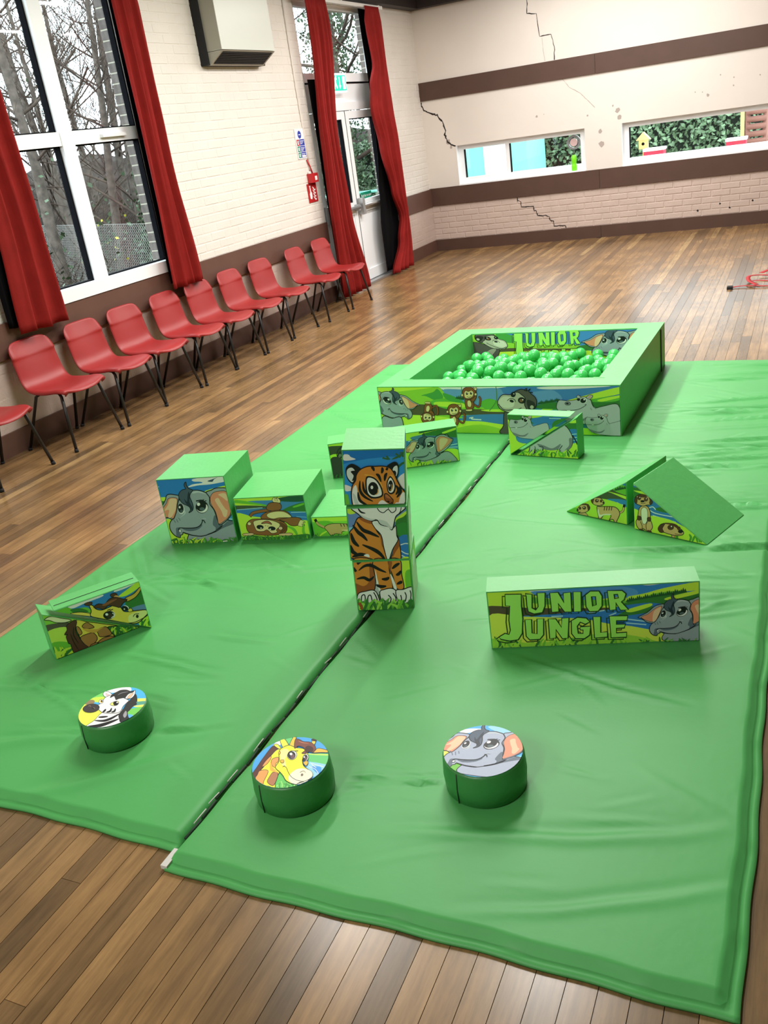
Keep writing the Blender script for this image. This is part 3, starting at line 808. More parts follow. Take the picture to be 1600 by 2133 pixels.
# ================================================================ THINGS ON THE WALLS
h = thing('wall_heater', 'pale grey enamel heater box high on the brick wall', 'heater', (0, 0, 0))
obj('back_plate', bx(.0, .075, 7.225, 8.19, 2.385, 3.02), M['black'], h)
HY0, HY1, HX = 7.255, 8.155, .223
obj('casing', bevel(bx(.06, HX, HY0, HY1, 2.488, 3.03), .006, 2), M['heater'], h)
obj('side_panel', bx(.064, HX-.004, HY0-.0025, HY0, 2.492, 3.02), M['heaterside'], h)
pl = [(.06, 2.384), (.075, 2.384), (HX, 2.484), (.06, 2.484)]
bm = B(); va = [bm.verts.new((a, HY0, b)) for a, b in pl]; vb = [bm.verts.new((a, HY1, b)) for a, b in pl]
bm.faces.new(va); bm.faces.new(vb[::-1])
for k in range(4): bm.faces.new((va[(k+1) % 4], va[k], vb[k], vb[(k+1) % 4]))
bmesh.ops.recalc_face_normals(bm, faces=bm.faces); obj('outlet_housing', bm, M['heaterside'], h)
bm = B()
n_ = Vector((.100, 0, -.148)).normalized(); dn = Vector((.148, 0, .100)).normalized()
def slope(k, off): return Vector((.075, 0, 2.384))+dn*k+n_*off
L_ = .178
for p, q, off, mname, nm in ((.018, L_-.016, .002, 'grille', 'outlet_grille'),):
    c = [slope(p, off), slope(q, off)]
    v = [bm.verts.new((c[0].x, HY0+.03, c[0].z)), bm.verts.new((c[0].x, HY1-.03, c[0].z)), bm.verts.new((c[1].x, HY1-.03, c[1].z)), bm.verts.new((c[1].x, HY0+.03, c[1].z))]
    bm.faces.new(v)
grille_o = obj('outlet_grille', bm, M['black'], h)
for k in range(7):
    c = slope(.03+k*.02, .004); bm = B(); tube(bm, [(c.x, HY0+.03, c.z), (c.x, HY1-.03, c.z)], .0025, 4); obj('louvre', bm, M['grille'], h)
obj('conduit_end', bx(.0, .08, 7.9, 8.2, 3.02, 3.04), M['black'], h)

def slab(name, x0, x1, y0, y1, z0, z1, m, parent, bev=.002): return obj(name, bevel(bx(x0, x1, y0, y1, z0, z1), bev, 1), m, parent)
def flat(name, pts, x, m, parent):
    bm = B(); bm.faces.new([bm.verts.new((x, a, b)) for a, b in pts]); bmesh.ops.recalc_face_normals(bm, faces=bm.faces)
    if bm.faces[:][0].normal.x < 0: bmesh.ops.reverse_faces(bm, faces=bm.faces[:])
    return obj(name, bm, m, parent)
def rect(name, y0, y1, z0, z1, x, m, parent): return flat(name, [(y0, z0), (y1, z0), (y1, z1), (y0, z1)], x, m, parent)
n = thing('fire_notice', 'white fire action notice with blue, red and green panels', 'sign', (.004, 8.665, 1.52))
slab('board', 0, .005, 0, .185, 0, .288, M['signwhite'], n)
x = .0058
flat('blue_disc', [(.09+.038*math.cos(k*.3142), .232+.038*math.sin(k*.3142)) for k in range(20)], x, M['signblue'], n)
for k, (m_, z0, z1) in enumerate((('signred', .127, .187), ('signgreen', .068, .122), ('signgreen', .010, .063))):
    rect('pictogram', .012, .066, z0, z1, x, M[m_], n); rect('text_panel', .07, .175, z0, z1, x, M['signblue'], n)
    flat('pictogram_mark', [(.028, z0+.01), (.050, z0+.01), (.046, z0+.03), (.052, z1-.014), (.036, z1-.008), (.026, z0+.034)], x+.0006, M['signwhite'], n)
    for q in range(3): rect('text_line', .078, .078+(.085, .07, .05)[q], z1-.018-q*.013, z1-.013-q*.013, x+.0006, M['signwhite'], n)
rect('text_line', .07, .11, .228, .236, x+.0006, M['signwhite'], n)
rect('write_box', .085, .165, .014, .03, x+.0007, M['signwhite'], n)
c = thing('fire_call_point', 'red break-glass fire call point on the brick wall', 'call point', (0, 8.79, 1.272))
slab('case', .003, .055, 0, .15, 0, .092, M['signred'], c, .006)
rect('glass_plate', .075, .125, .02, .062, .056, M['signwhite'], c)
slab('gland', .01, .03, .02, .045, .092, .115, M['plug'], c)
bm = B(); tube(bm, [(.02, .10, .09), (.016, .07, .17), (.010, .04, .23)], .008, 6); obj('cable', bm, M['signred'], c)
c = thing('call_point_sign', 'red fire call point sign with hand and flames', 'sign', (.004, 8.748, 1.078))
slab('board', 0, .005, 0, .20, 0, .188, M['signred'], c)
x = .0058
flat('hand', [(.035, .04), (.065, .03), (.082, .055), (.082, .095), (.066, .11), (.062, .15), (.072, .168), (.035, .168), (.045, .15), (.045, .105), (.03, .085)], x, M['signwhite'], c)
for q in range(4):
    z = .155-q*.032
    flat('flame', [(.105, z), (.125, z-.004), (.15, z-.03), (.172, z-.026), (.165, z-.04), (.145, z-.045), (.12, z-.022)], x, M['signwhite'], c)
c = thing('conduit', 'thin cream conduit running down the brick wall', 'conduit')
bm = B(); tube(bm, [(.010, 8.842, 3.04), (.010, 8.842, 2.2), (.010, 8.852, 1.8), (.010, 8.865, 1.40)], .008, 8); obj('pipe', bm, M['cream'], c)
e = thing('exit_sign', 'lit green running-man exit sign above the fire door', 'sign', (-.02, 9.60, 2.128))
slab('light_box', -.025, .055, 0, .385, 0, .185, M['exitw'], e, .004)
rect('green_panel', .008, .377, .015, .172, .0562, M['exit'], e)
flat('running_man', [(.06, .03), (.085, .03), (.10, .075), (.135, .035), (.155, .05), (.125, .095), (.13, .13), (.15, .125), (.155, .138), (.115, .152), (.085, .13), (.065, .10), (.075, .095), (.095, .115), (.095, .09)], .0572, M['exitw'], e)
flat('head', [(.135+.014*math.cos(k*.628), .157+.012*math.sin(k*.628)) for k in range(10)], .0572, M['exitw'], e)
flat('arrow', [(.205, .155), (.225, .155), (.225, .07), (.243, .07), (.215, .03), (.187, .07), (.205, .07)], .0572, M['exitw'], e)
flat('doorway', [(.29, .03), (.355, .03), (.355, .16), (.29, .16)], .0572, M['exitw'], e)
rect('sensor', .06, .22, -.055, -.012, -.03, M['heaterside'], e)
p = thing('push_bar_sign', 'small green push bar to open sign on the door glass', 'sign', (-.062, 10.165, .958))
rect('panel', 0, .30, 0, .075, .0, M['signgreen'], p)
fc = bpy.data.curves.new('lettering', 'FONT'); fc.body = 'Push bar to open'; fc.size = .042; fc.extrude = 0
fc.materials.append(M['signwhite']); tmp = bpy.data.objects.new('tmp', fc); COL.objects.link(tmp); bpy.context.view_layer.update()
lm = bpy.data.meshes.new_from_object(tmp.evaluated_get(bpy.context.evaluated_depsgraph_get())); bpy.data.objects.remove(tmp); lm.name = 'lettering'
fo = bpy.data.objects.new('lettering', lm); link(fo, p)
fo.matrix_local = Matrix(((0, 0, 1, .0012), (1, 0, 0, .006), (0, 1, 0, .022), (0, 0, 0, 1)))
s = thing('wall_socket', 'white electric socket low on the brick wall near the corner', 'socket', (.0, 11.235, .255))
slab('plate', .002, .014, 0, .12, 0, .078, M['plug'], s, .004)
for k in (.03, .085): slab('switch', .014, .018, k-.006, k+.006, .05, .064, M['plug'], s, .001)

# bottle and round ventilator at the first low window
b = thing('drink_bottle', 'lime green drink bottle on the low window sill', 'bottle', (2.018, YB+.045, BZ0+.004))
obj('body', lathe([(.030, 0), (.034, .004), (.034, .06), (.029, .075), (.029, .10), (.034, .115), (.034, .165), (.026, .182), (.017, .19), (.017, .196)], 24), M['lemon'], b)
obj('cap', lathe([(.019, .196), (.019, .218), (.010, .224), (.010, .238), (.006, .24)], 16), mat('dark_cap', (40, 70, 40), .4), b)
v = thing('window_ventilator', 'round grey ventilator set in the low window glass', 'ventilator', (2.012, YB+.118, 1.205))
def ring_xz(r0, r1, y0, y1, n=32):
    bm = B(); q = []
    for k in range(n):
        a = k*2*math.pi/n; c_, s_ = math.cos(a), math.sin(a)
        q.append([bm.verts.new((r*c_, y, r*s_)) for r, y in ((r0, y0), (r1, y0), (r1, y1), (r0, y1))])
    for k in range(n):
        A_, B_ = q[k], q[(k+1) % n]
        for j in range(4): bm.faces.new((A_[j], A_[(j+1) % 4], B_[(j+1) % 4], B_[j]))
    bmesh.ops.recalc_face_normals(bm, faces=bm.faces); return bm
obj('rim', ring_xz(.062, .088, -.02, .02), mat('vent_grey', (120, 122, 124), .4), v)
obj('hub', ring_xz(.001, .048, -.015, .015), mat('vent_pink', (200, 170, 170), .4), v)
for k in range(6):
    a = k*math.pi/3; bm = B(); tube(bm, [(.045*math.cos(a), 0, .045*math.sin(a)), (.065*math.cos(a), 0, .065*math.sin(a))], .005, 6); obj('spoke', bm, M['heaterside'], v)

# red strap on the floor
s = thing('luggage_strap', 'red webbing strap with black buckle lying on the floorboards', 'strap')
def web(pts, w, nm):
    bm = B(); P = catmull([np.array(p) for p in pts], False, 6); L, Q = [], []
    for i, p in enumerate(P):
        t_ = Vector(P[min(i+1, len(P)-1)]-P[max(i-1, 0)]).normalized(); n_ = Vector((-t_.y, t_.x, 0)).normalized()*w
        L.append(bm.verts.new(Vector(p)+n_)); Q.append(bm.verts.new(Vector(p)-n_))
    for i in range(len(L)-1): bm.faces.new((L[i], L[i+1], Q[i+1], Q[i])).smooth = True
    o = obj(nm, bm, M['strap'], s); md = o.modifiers.new('t', 'SOLIDIFY'); md.thickness = .003
web([(4.235, 8.36, .008), (4.30, 8.38, .012), (4.40, 8.36, .015), (4.52, 8.33, .012), (4.66, 8.36, .012), (4.80, 8.40, .010)], .014, 'webbing')
web([(4.44, 8.36, .020), (4.37, 8.50, .03), (4.36, 8.66, .04), (4.44, 8.72, .035), (4.56, 8.70, .03), (4.75, 8.74, .02)], .018, 'webbing')
web([(4.36, 8.52, .02), (4.44, 8.50, .03), (4.54, 8.46, .03), (4.64, 8.52, .03), (4.78, 8.62, .02)], .016, 'webbing')
web([(4.45, 8.84, .03), (4.53, 8.90, .045), (4.66, 8.92, .045), (4.85, 8.96, .03)], .024, 'webbing')
bm = B(); box(bm, 4.200, 4.245, 8.315, 8.385, .0, .022); obj('buckle', bevel(bm, .006, 2), M['black'], s)

# ================================================================ PRINTED PICTURES ON THE BLOCKS
# Each picture is drawn as flat printed shapes in its own design sheet; the sheet's four corners are laid on the face.
PM = {}
def ink(c):
    if c not in PM:
        v = [int(c[i:i+2], 16) for i in (1, 3, 5)]; mx = max(v)
        k = 1+.10*(1-mx/255) if mx > 60 else 1
        PM[c] = mat('print_'+c.strip('#'), [min(246, q*k*1.10+(6 if mx > 60 else 0)) for q in v], .5, .35)
    return PM[c]
K = '#14161a'
def nums(s):
    v = [float(t) for t in s.split()]; return [np.array((v[i], v[i+1])) for i in range(0, len(v), 2)]
class Art:
    def __init__(s): s.L = []; s.A = np.array([[1, 0, 0], [0, 1, 0]], float); s.k = 1
    def at(s, ox, oy, sc): s.A = np.array([[sc, 0, ox], [0, sc, oy]], float); s.base = s.A; return s
    def fitaff(s, src, dst):
        """sub-drawing: design points src land on sheet points dst"""
        S = np.hstack([np.array(src, float), np.ones((len(src), 1))]); D = np.array(dst, float)
        X = np.linalg.lstsq(S, D, rcond=None)[0].T
        s.A = s.base @ np.vstack([X, [0, 0, 1]]); return s
    def back(s): s.A = s.base; return s
    def tr(s, P): return [s.A[:, :2] @ p+s.A[:, 2] for p in P]
    def f(s, c, pts, o=0, sm=True, oc=K, holes=()):
        P = nums(pts) if isinstance(pts, str) else pts
        if sm: P = catmull(P)
        s.L.append((c, 'p', s.tr(P), [s.tr(nums(h)) for h in holes]))
        if o: s.st(oc, P, o, True, False)
        for h in holes:
            if o: s.st(oc, nums(h), o, True, False)
        return s
    def e(s, c, x, y, a, b, rot=0, o=0):
        r_ = R(rot); P = [np.array((x+a*math.cos(t)*math.cos(r_)-b*math.sin(t)*math.sin(r_), y+a*math.cos(t)*math.sin(r_)+b*math.sin(t)*math.cos(r_))) for t in np.linspace(0, 2*math.pi, 28, endpoint=False)]
        s.L.append((c, 'p', s.tr(P), []))
        if o: s.st(K, P, o, True, False)
        return s
    def st(s, c, pts, w, closed=False, sm=True, taper=False):
        P = nums(pts) if isinstance(pts, str) else list(pts)
        if sm and len(P) > 2: P = catmull(P, closed)
        n = len(P); Lf, Rt = [], []
        for i in range(n):
            a, b = (P[i-1], P[(i+1) % n]) if closed else (P[max(i-1, 0)], P[min(i+1, n-1)])
            t = b-a; t = t/(np.linalg.norm(t)+1e-9); nn = np.array((-t[1], t[0]))
            ww = w/2*(math.sin(math.pi*(i+.5)/n)**.7 if taper else 1)
            Lf.append(P[i]+nn*ww); Rt.append(P[i]-nn*ww)
        Lf, Rt = s.tr(Lf), s.tr(Rt)
        q = [(Lf[i], Lf[(i+1) % n], Rt[(i+1) % n], Rt[i]) for i in range(n if closed else n-1)]
        s.L.append((c, 'q', q, [])); return s
def homog(quad):
    """sheet quad (tl,tr,br,bl) -> unit face, v up"""
    A, b = [], []
    for (x, y), (u, v) in zip(quad, ((0, 1), (1, 1), (1, 0), (0, 0))):
        A += [[x, y, 1, 0, 0, 0, -u*x, -u*y], [0, 0, 0, x, y, 1, -v*x, -v*y]]; b += [u, v]
    h = np.linalg.solve(np.array(A), np.array(b)); return np.append(h, 1).reshape(3, 3)
def clip(P, C):
    """convex clip polygon C counter-clockwise"""
    out = list(P)
    for i in range(len(C)):
        a, b = np.array(C[i]), np.array(C[(i+1) % len(C)]); n = np.array((-(b-a)[1], (b-a)[0]))
        inp, out = out, []
        if not inp: break
        for j in range(len(inp)):
            p, q = inp[j-1], inp[j]; dp, dq = (p-a) @ n, (q-a) @ n
            if dq >= 0:
                if dp < 0: out.append(p+(q-p)*dp/(dp-dq))
                out.append(q)
            elif dp >= 0: out.append(p+(q-p)*dp/(dp-dq))
    return out
def inset(C, sx, sy):
    c = np.mean(np.array(C), 0); return [np.array((p[0]+(c[0]-p[0])*sx, p[1]+(c[1]-p[1])*sy)) for p in map(np.array, C)]
SQ = [(0, 0), (1, 0), (1, 1), (0, 1)]
def lay(art, quad, parent, place, C, label=None):
    """place(u, v, off) -> local point"""
    H = homog(quad); V, F, MI, mats = [], [], [], {}
    def uv(p):
        q = H @ np.array((p[0], p[1], 1)); return q[:2]/q[2]
    for li, (c, kind, D, holes) in enumerate(art.L):
        off = .0009+li*2.6e-5
        mi = mats.setdefault(c, len(mats))
        polys = [D] if kind == 'p' else D
        for P in polys:
            Q = [uv(p) for p in P]
            if holes:
                loops = [[Vector((p[0], p[1], 0)) for p in Q]]+[[Vector((*uv(p), 0)) for p in h] for h in holes]
                fl = [v for l in loops for v in l]
                tris = tessellate_polygon(loops); i0 = len(V); V += [place(v.x, v.y, off) for v in fl]
            else:
                Q = clip(Q, C)
                if len(Q) < 3: continue
                if kind == 'q' and len(Q) == 4: tris = [(0, 1, 2), (0, 2, 3)]
                else: tris = tessellate_polygon([[Vector((p[0], p[1], 0)) for p in Q]])
                i0 = len(V); V += [place(p[0], p[1], off) for p in Q]
            for t in tris:
                a, b, d = (np.array(V[i0+k]) for k in t)
                if np.linalg.norm(np.cross(b-a, d-a)) < 1e-12: continue
                F.append(tuple(i0+k for k in t)); MI.append(mi)
    me = bpy.data.meshes.new('print'); me.from_pydata([tuple(v) for v in V], [], F)
    for c in mats: me.materials.append(ink(c))
    me.polygons.foreach_set('material_index', MI); me.update()
    bm = B(); bm.from_mesh(me)
    nref = Vector(place(.5, .5, .1))-Vector(place(.5, .5, 0))
    fl = [f for f in bm.faces if f.normal.dot(nref) < 0]; bmesh.ops.reverse_faces(bm, faces=fl); bm.to_mesh(me); bm.free()
    o = link(bpy.data.objects.new('print', me), parent)
    if label: o['label'] = label
    return o
def front(key, quad, art, label, C=SQ, m=.0035):
    t, w, d, h = BLK[key]
    lay(art, quad, t, lambda u, v, off: (u*w-w/2, -d/2-off, v*h), inset(C, m/w*2, m/h*2), label)

# ---- shared figures ------------------------------------------------------------------------------
def elephant(a, ear='cut', body=True, g='#87939c'):
    gd, gl, pk, pl = '#525e6c', '#aab4bc', '#cf8468', '#dcb492'
    if body: a.f(g, '640 1040 700 1230 1560 1260 1500 900 1300 810 1100 830 700 1000', 14); a.f(gd, '1200 900 1300 820 1400 860 1240 930 1000 1040 960 1045')
    if ear == 'cut':
        a.f(g, '175 610 215 540 250 470 270 400 320 378 400 386 475 405 470 470 440 600 385 795 300 770 225 765', 15); a.f(pk, '195 640 265 530 290 460 350 435 445 450 440 560 430 660 385 780 330 765 225 750', 8); a.f(pl, '330 455 435 465 430 590 400 680 345 765 295 755 310 640 235 650 290 560')
    else:
        a.f(g, '475 405 380 400 290 440 190 560 40 660 110 690 250 790 400 800 440 690 455 560', 15); a.f(pk, '440 450 380 445 300 500 210 600 100 665 260 760 385 770 425 660', 8); a.f(pl, '430 470 370 480 310 560 340 760 390 760 420 640')
    a.f(g, '680 320 760 308 830 318 900 340 960 375 1010 450 1060 600 1110 750 1160 880 1200 890 1130 975 1000 1035 860 1075 720 1065 600 1030 545 1015 540 1045 505 1062 497 1098 440 1085 380 1040 335 975 320 900 335 835 370 795 395 775 430 680 445 600 455 540 480 470 560 380', 15)
    a.f(gd, '1060 740 1095 750 1130 880 1205 885 1130 970 1090 990 1085 930 1040 880')
    a.f(gl, '690 350 760 325 850 335 930 380 880 365 790 350 720 365'); a.f(gl, '565 640 590 690 540 740 470 780 520 745 560 700')
    a.f(g, '930 345 1010 312 1080 278 1160 270 1270 285 1310 420 1335 560 1350 690 1310 770 1240 840 1150 885 1110 780 1060 640 990 540 985 430', 15)
    a.f(pk, '1000 420 1050 350 1150 325 1265 335 1300 440 1320 560 1338 680 1290 770 1220 830 1140 870 1115 770 1080 660 1020 560 1000 500', 8)
    a.f(pl, '1075 470 1130 440 1180 520 1250 620 1285 650 1265 750 1220 745 1180 650 1120 560'); a.f(pl, '1130 380 1250 365 1290 490 1200 430')
    a.f(gd, '430 940 500 935 470 980 490 1020 500 1080 440 1080 430 1010'); a.f(gd, '530 945 640 945 760 930 850 880 860 905 800 960 700 990 600 985')
    a.f('#3c4a5c', '590 175 602 230 640 280 705 310 665 370 660 430 695 510 715 590 700 650 640 685 668 640 650 590 600 560 540 530 490 470 470 400 490 340 540 300 585 290 562 230 570 190', 12)
    a.f('#222c3a', '640 330 660 420 650 500 700 600 690 650 660 590 600 540 560 450 610 500 620 400')
    a.e('#f2f6f6', 512, 622, 54, 84, -8); a.e(K, 506, 612, 48, 78, -8); a.e('#3b4a50', 520, 660, 26, 26); a.e('#ffffff', 488, 593, 16, 20)
    a.e(K, 860, 590, 106, 104); a.e('#f4f8f8', 864, 600, 94, 84); a.e(K, 845, 574, 84, 88, 10); a.e('#47585c', 862, 622, 44, 28); a.e('#ffffff', 803, 543, 27, 28)
    a.st(K, '760 490 830 478 880 485 940 545', 20); a.st(K, '860 480 895 465', 12); a.st(K, '895 500 935 480', 12)
    a.st(K, '855 805 890 815 915 858', 14); a.st(K, '872 810 850 870 800 918 720 938 600 942 490 938 470 975', 15); a.st(gl, '860 795 900 780 930 790', 9)
    a.f('#ffffff', '475 975 505 968 515 1000 485 1008', 6); a.st(K, '545 1015 620 1040 720 1065 860 1078', 13); a.st(K, '950 1048 1080 990 1190 900', 12)
    for q in ('385 800 420 850', '430 785 462 845', '470 770 498 815'): a.st(gd, q, 8, sm=False)
    return a
ES = [(585, 175), (845, 575), (505, 610), (870, 805), (480, 1095)]   # hair tip, eyes, mouth corner, trunk tip
def sky(a, x0, y0, x1, y1, c='#2f7cc4'): return a.f(c, [np.array(p) for p in ((x0, y0), (x1, y0), (x1, y1), (x0, y1))], sm=False)
LG, MG, DG, WB, LB = '#b4dc3c', '#63ad34', '#2f6b2e', '#3a84c2', '#9cc8e6'
def tufts(a, x0, x1, y, h, n, cols, seed=1):
    rr = random.Random(seed)
    for k in range(n):
        x = rr.uniform(x0, x1); a.st(rr.choice(cols), '%f %f %f %f %f %f' % (x, y, x+rr.uniform(-.3, .3)*h, y-h*.5*rr.uniform(.5, 1), x+rr.uniform(-.7, .7)*h, y-h*rr.uniform(.6, 1.1)), h*.22, taper=True)
    return a
def pines(a, x0, y0, x1, y1, n, h, c='#1d4a26'):
    for k in range(n):
        f = k/(n-1); x = x0+(x1-x0)*f; y = y0+(y1-y0)*f; hh = h*(.6+.4*math.sin(k*2.3)**2); a.f(c, [np.array(p) for p in ((x-h*.35, y), (x, y-hh), (x+h*.35, y))], sm=False)
    return a

# ---- tallest step block: elephant --------------------------------------------------------------
a = Art().at(315, 980, .125)
sky(a, 0, 0, 1600, 1300, '#2472bd')
a.f('#e9f2ee', '700 130 900 95 1230 80 1240 160 1130 190 980 215 800 230 630 262 700 215 860 190 830 170 720 165', sm=True); a.f('#27415a', '950 160 1040 125 1120 95 1060 130 1030 170')
a.f(LG, '900 330 1050 280 1300 230 1320 330 1000 340'); a.f(LG, '120 440 260 430 240 500 140 490'); a.f(DG, '150 495 240 500 220 560 160 540'); a.f(LB, '90 248 140 250 145 260 92 258')
a.f(WB, '200 750 1500 740 1500 850 240 850'); a.st(LB, '240 790 340 800', 18); a.st(LB, '1310 790 1400 795', 18)
a.f(LG, '220 830 420 820 700 1000 1500 1000 1600 1300 250 1300'); elephant(a)
a.f(DG, '250 1300 330 1160 420 1190 520 1170 640 1200 760 1140 900 1175 1020 1140 1160 1150 1260 1120 1400 1150 1560 1080 1560 1320', sm=True); tufts(a, 330, 1480, 1200, 110, 60, (MG, DG, LG, '#418a30'), 3); a.f('#dfe8dc', '1210 1150 1285 1142 1285 1158 1212 1166', sm=False)
front('cube', [(325.8, 997.6), (467.1, 989.1), (497.5, 1126.3), (360.0, 1132.1)], a, 'printed elephant picture')

# ---- middle step block: monkey standing on its hands ---------------------------------------------
a = Art().at(480, 1020, .1625)
br, bd, be = '#84522f', '#5f3820', '#e2c892'
def monkey_bg(a):
    sky(a, -50, 0, 1700, 700, '#3f78b4'); a.f(LG, '40 90 420 80 960 60 960 100 600 120 300 130 60 150'); a.f('#1c4a34', '640 90 960 60 960 135 660 135'); a.f(MG, '60 120 300 150 480 190 300 215 70 190'); a.f(LG, '60 160 250 175 420 190 240 195 70 185'); a.f('#3e4a34', '70 195 300 190 470 200 470 225 80 240')
    a.f(DG, '680 250 800 190 970 150 990 260 880 275 760 270'); a.f(MG, '820 200 960 155 965 175 840 215'); a.f('#2f6cb4', '90 250 500 260 1010 275 1020 380 500 370 100 310'); a.st(LB, '90 245 250 232 420 218', 8); a.st(LB, '790 278 980 272', 8); a.st('#6aa6dc', '860 330 1000 340', 8)
    a.f(LG, '60 310 300 330 700 380 1040 400 1080 700 100 700')
monkey_bg(a)
a.st(MG, '740 450 830 500 880 590', 36, taper=True); a.st(MG, '960 420 950 520 990 590', 36, taper=True)
a.st(K, '500 250 400 262 300 285 255 330', 44); a.st(br, '500 250 400 262 300 285 258 328', 32)
a.f(br, '480 190 520 155 600 150 655 170 660 230 600 260 510 255 470 230', 7); a.f(br, '400 350 440 290 540 260 660 250 740 270 790 320 800 360 700 400 500 400', 7); a.f(be, '480 300 560 270 680 265 760 300 790 340 640 345 560 360 490 340', 5)
a.f(be, '545 120 560 90 580 85 600 100 610 82 630 100 650 120 650 155 600 150 560 145', 6); a.st(K, '580 92 585 130', 5); a.st(K, '608 90 610 135', 5)
a.f(br, '640 370 760 345 860 340 920 360 915 410 870 445 790 445 720 400', 7); a.f(be, '910 375 950 385 975 405 945 405 970 445 935 425 940 458 905 455 880 440', 5)
a.f(br, '210 470 215 420 270 370 380 360 520 365 640 380 720 420 740 470 720 530 640 560 480 572 330 560 240 530', 7); a.f(bd, '640 400 720 440 735 490 690 535 640 545 670 480')
a.f(be, '300 400 360 375 470 370 560 385 640 420 640 460 600 500 610 530 540 545 480 500 430 520 350 515 320 470', 6); a.e(be, 248, 422, 24, 22, 0, 5); a.e('#e8b89a', 655, 480, 26, 22, 0, 5)
a.e(K, 388, 465, 46, 28, 5); a.e(K, 542, 482, 48, 26, 5); a.e('#ffffff', 400, 478, 11, 8); a.e('#ffffff', 520, 492, 11, 8); a.f('#a45e44', '405 420 450 392 500 390 540 430 480 415', 7); a.e(bd, 460, 447, 6, 5); a.e(bd, 490, 452, 6, 5)
a.f('#e8b888', '175 550 280 540 310 560 250 575 170 570', 6); a.f('#e8b888', '640 550 780 540 810 560 760 575 650 575', 6)
a.f(DG, '100 700 140 600 300 570 500 590 800 570 1040 560 1060 700'); tufts(a, 140, 1030, 630, 60, 50, (MG, DG, '#418a30', '#7cc04a'), 5)
front('monkey', [(485.6, 1036.4), (634.3, 1028.5), (651.3, 1120.0), (505.3, 1126.0)], a, 'printed picture of a monkey standing on its hands')

# ---- lowest step block: meerkat body ---------------------------------------------------------------
a = Art().at(480, 1020, .1625); tn, tl = '#b89a62', '#d8c088'
sky(a, 1000, 300, 2100, 640, '#7fc23e'); a.f(LG, '1000 330 2000 320 2000 380 1500 385 1050 400'); a.f(MG, '1040 420 1300 400 1400 600 1050 600'); a.f(LG, '1130 590 1170 540 1250 510 1180 560')
a.st(K, '1078 365 1120 430 1200 470', 34, taper=False); a.st(tn, '1095 400 1125 432 1205 470', 26)
a.f(tn, '1200 470 1260 430 1360 420 1500 425 1700 430 1850 420 1900 480 1700 520 1560 515 1440 520 1420 560 1350 550 1300 575 1270 560 1240 520', 7)
for x in (1410, 1450, 1490, 1540, 1590): a.st(K, '%d 425 %d 460' % (x, x+12), 12, taper=True, sm=False)
a.f(tl, '1420 500 1560 495 1700 500 1600 516 1480 518'); a.f(tn, '1820 430 1880 380 1950 400 1980 460 1900 480', 7)
a.f(DG, '1040 600 1200 585 1400 570 1600 590 2000 570 2000 640 1040 640'); tufts(a, 1060, 1990, 610, 60, 44, (MG, DG, '#2c6a2c'), 9)
front('meer', [(646.2, 1075.5), (795.0, 1069.8), (801.3, 1111.8), (653.7, 1116.6)], a, 'printed meerkat picture')

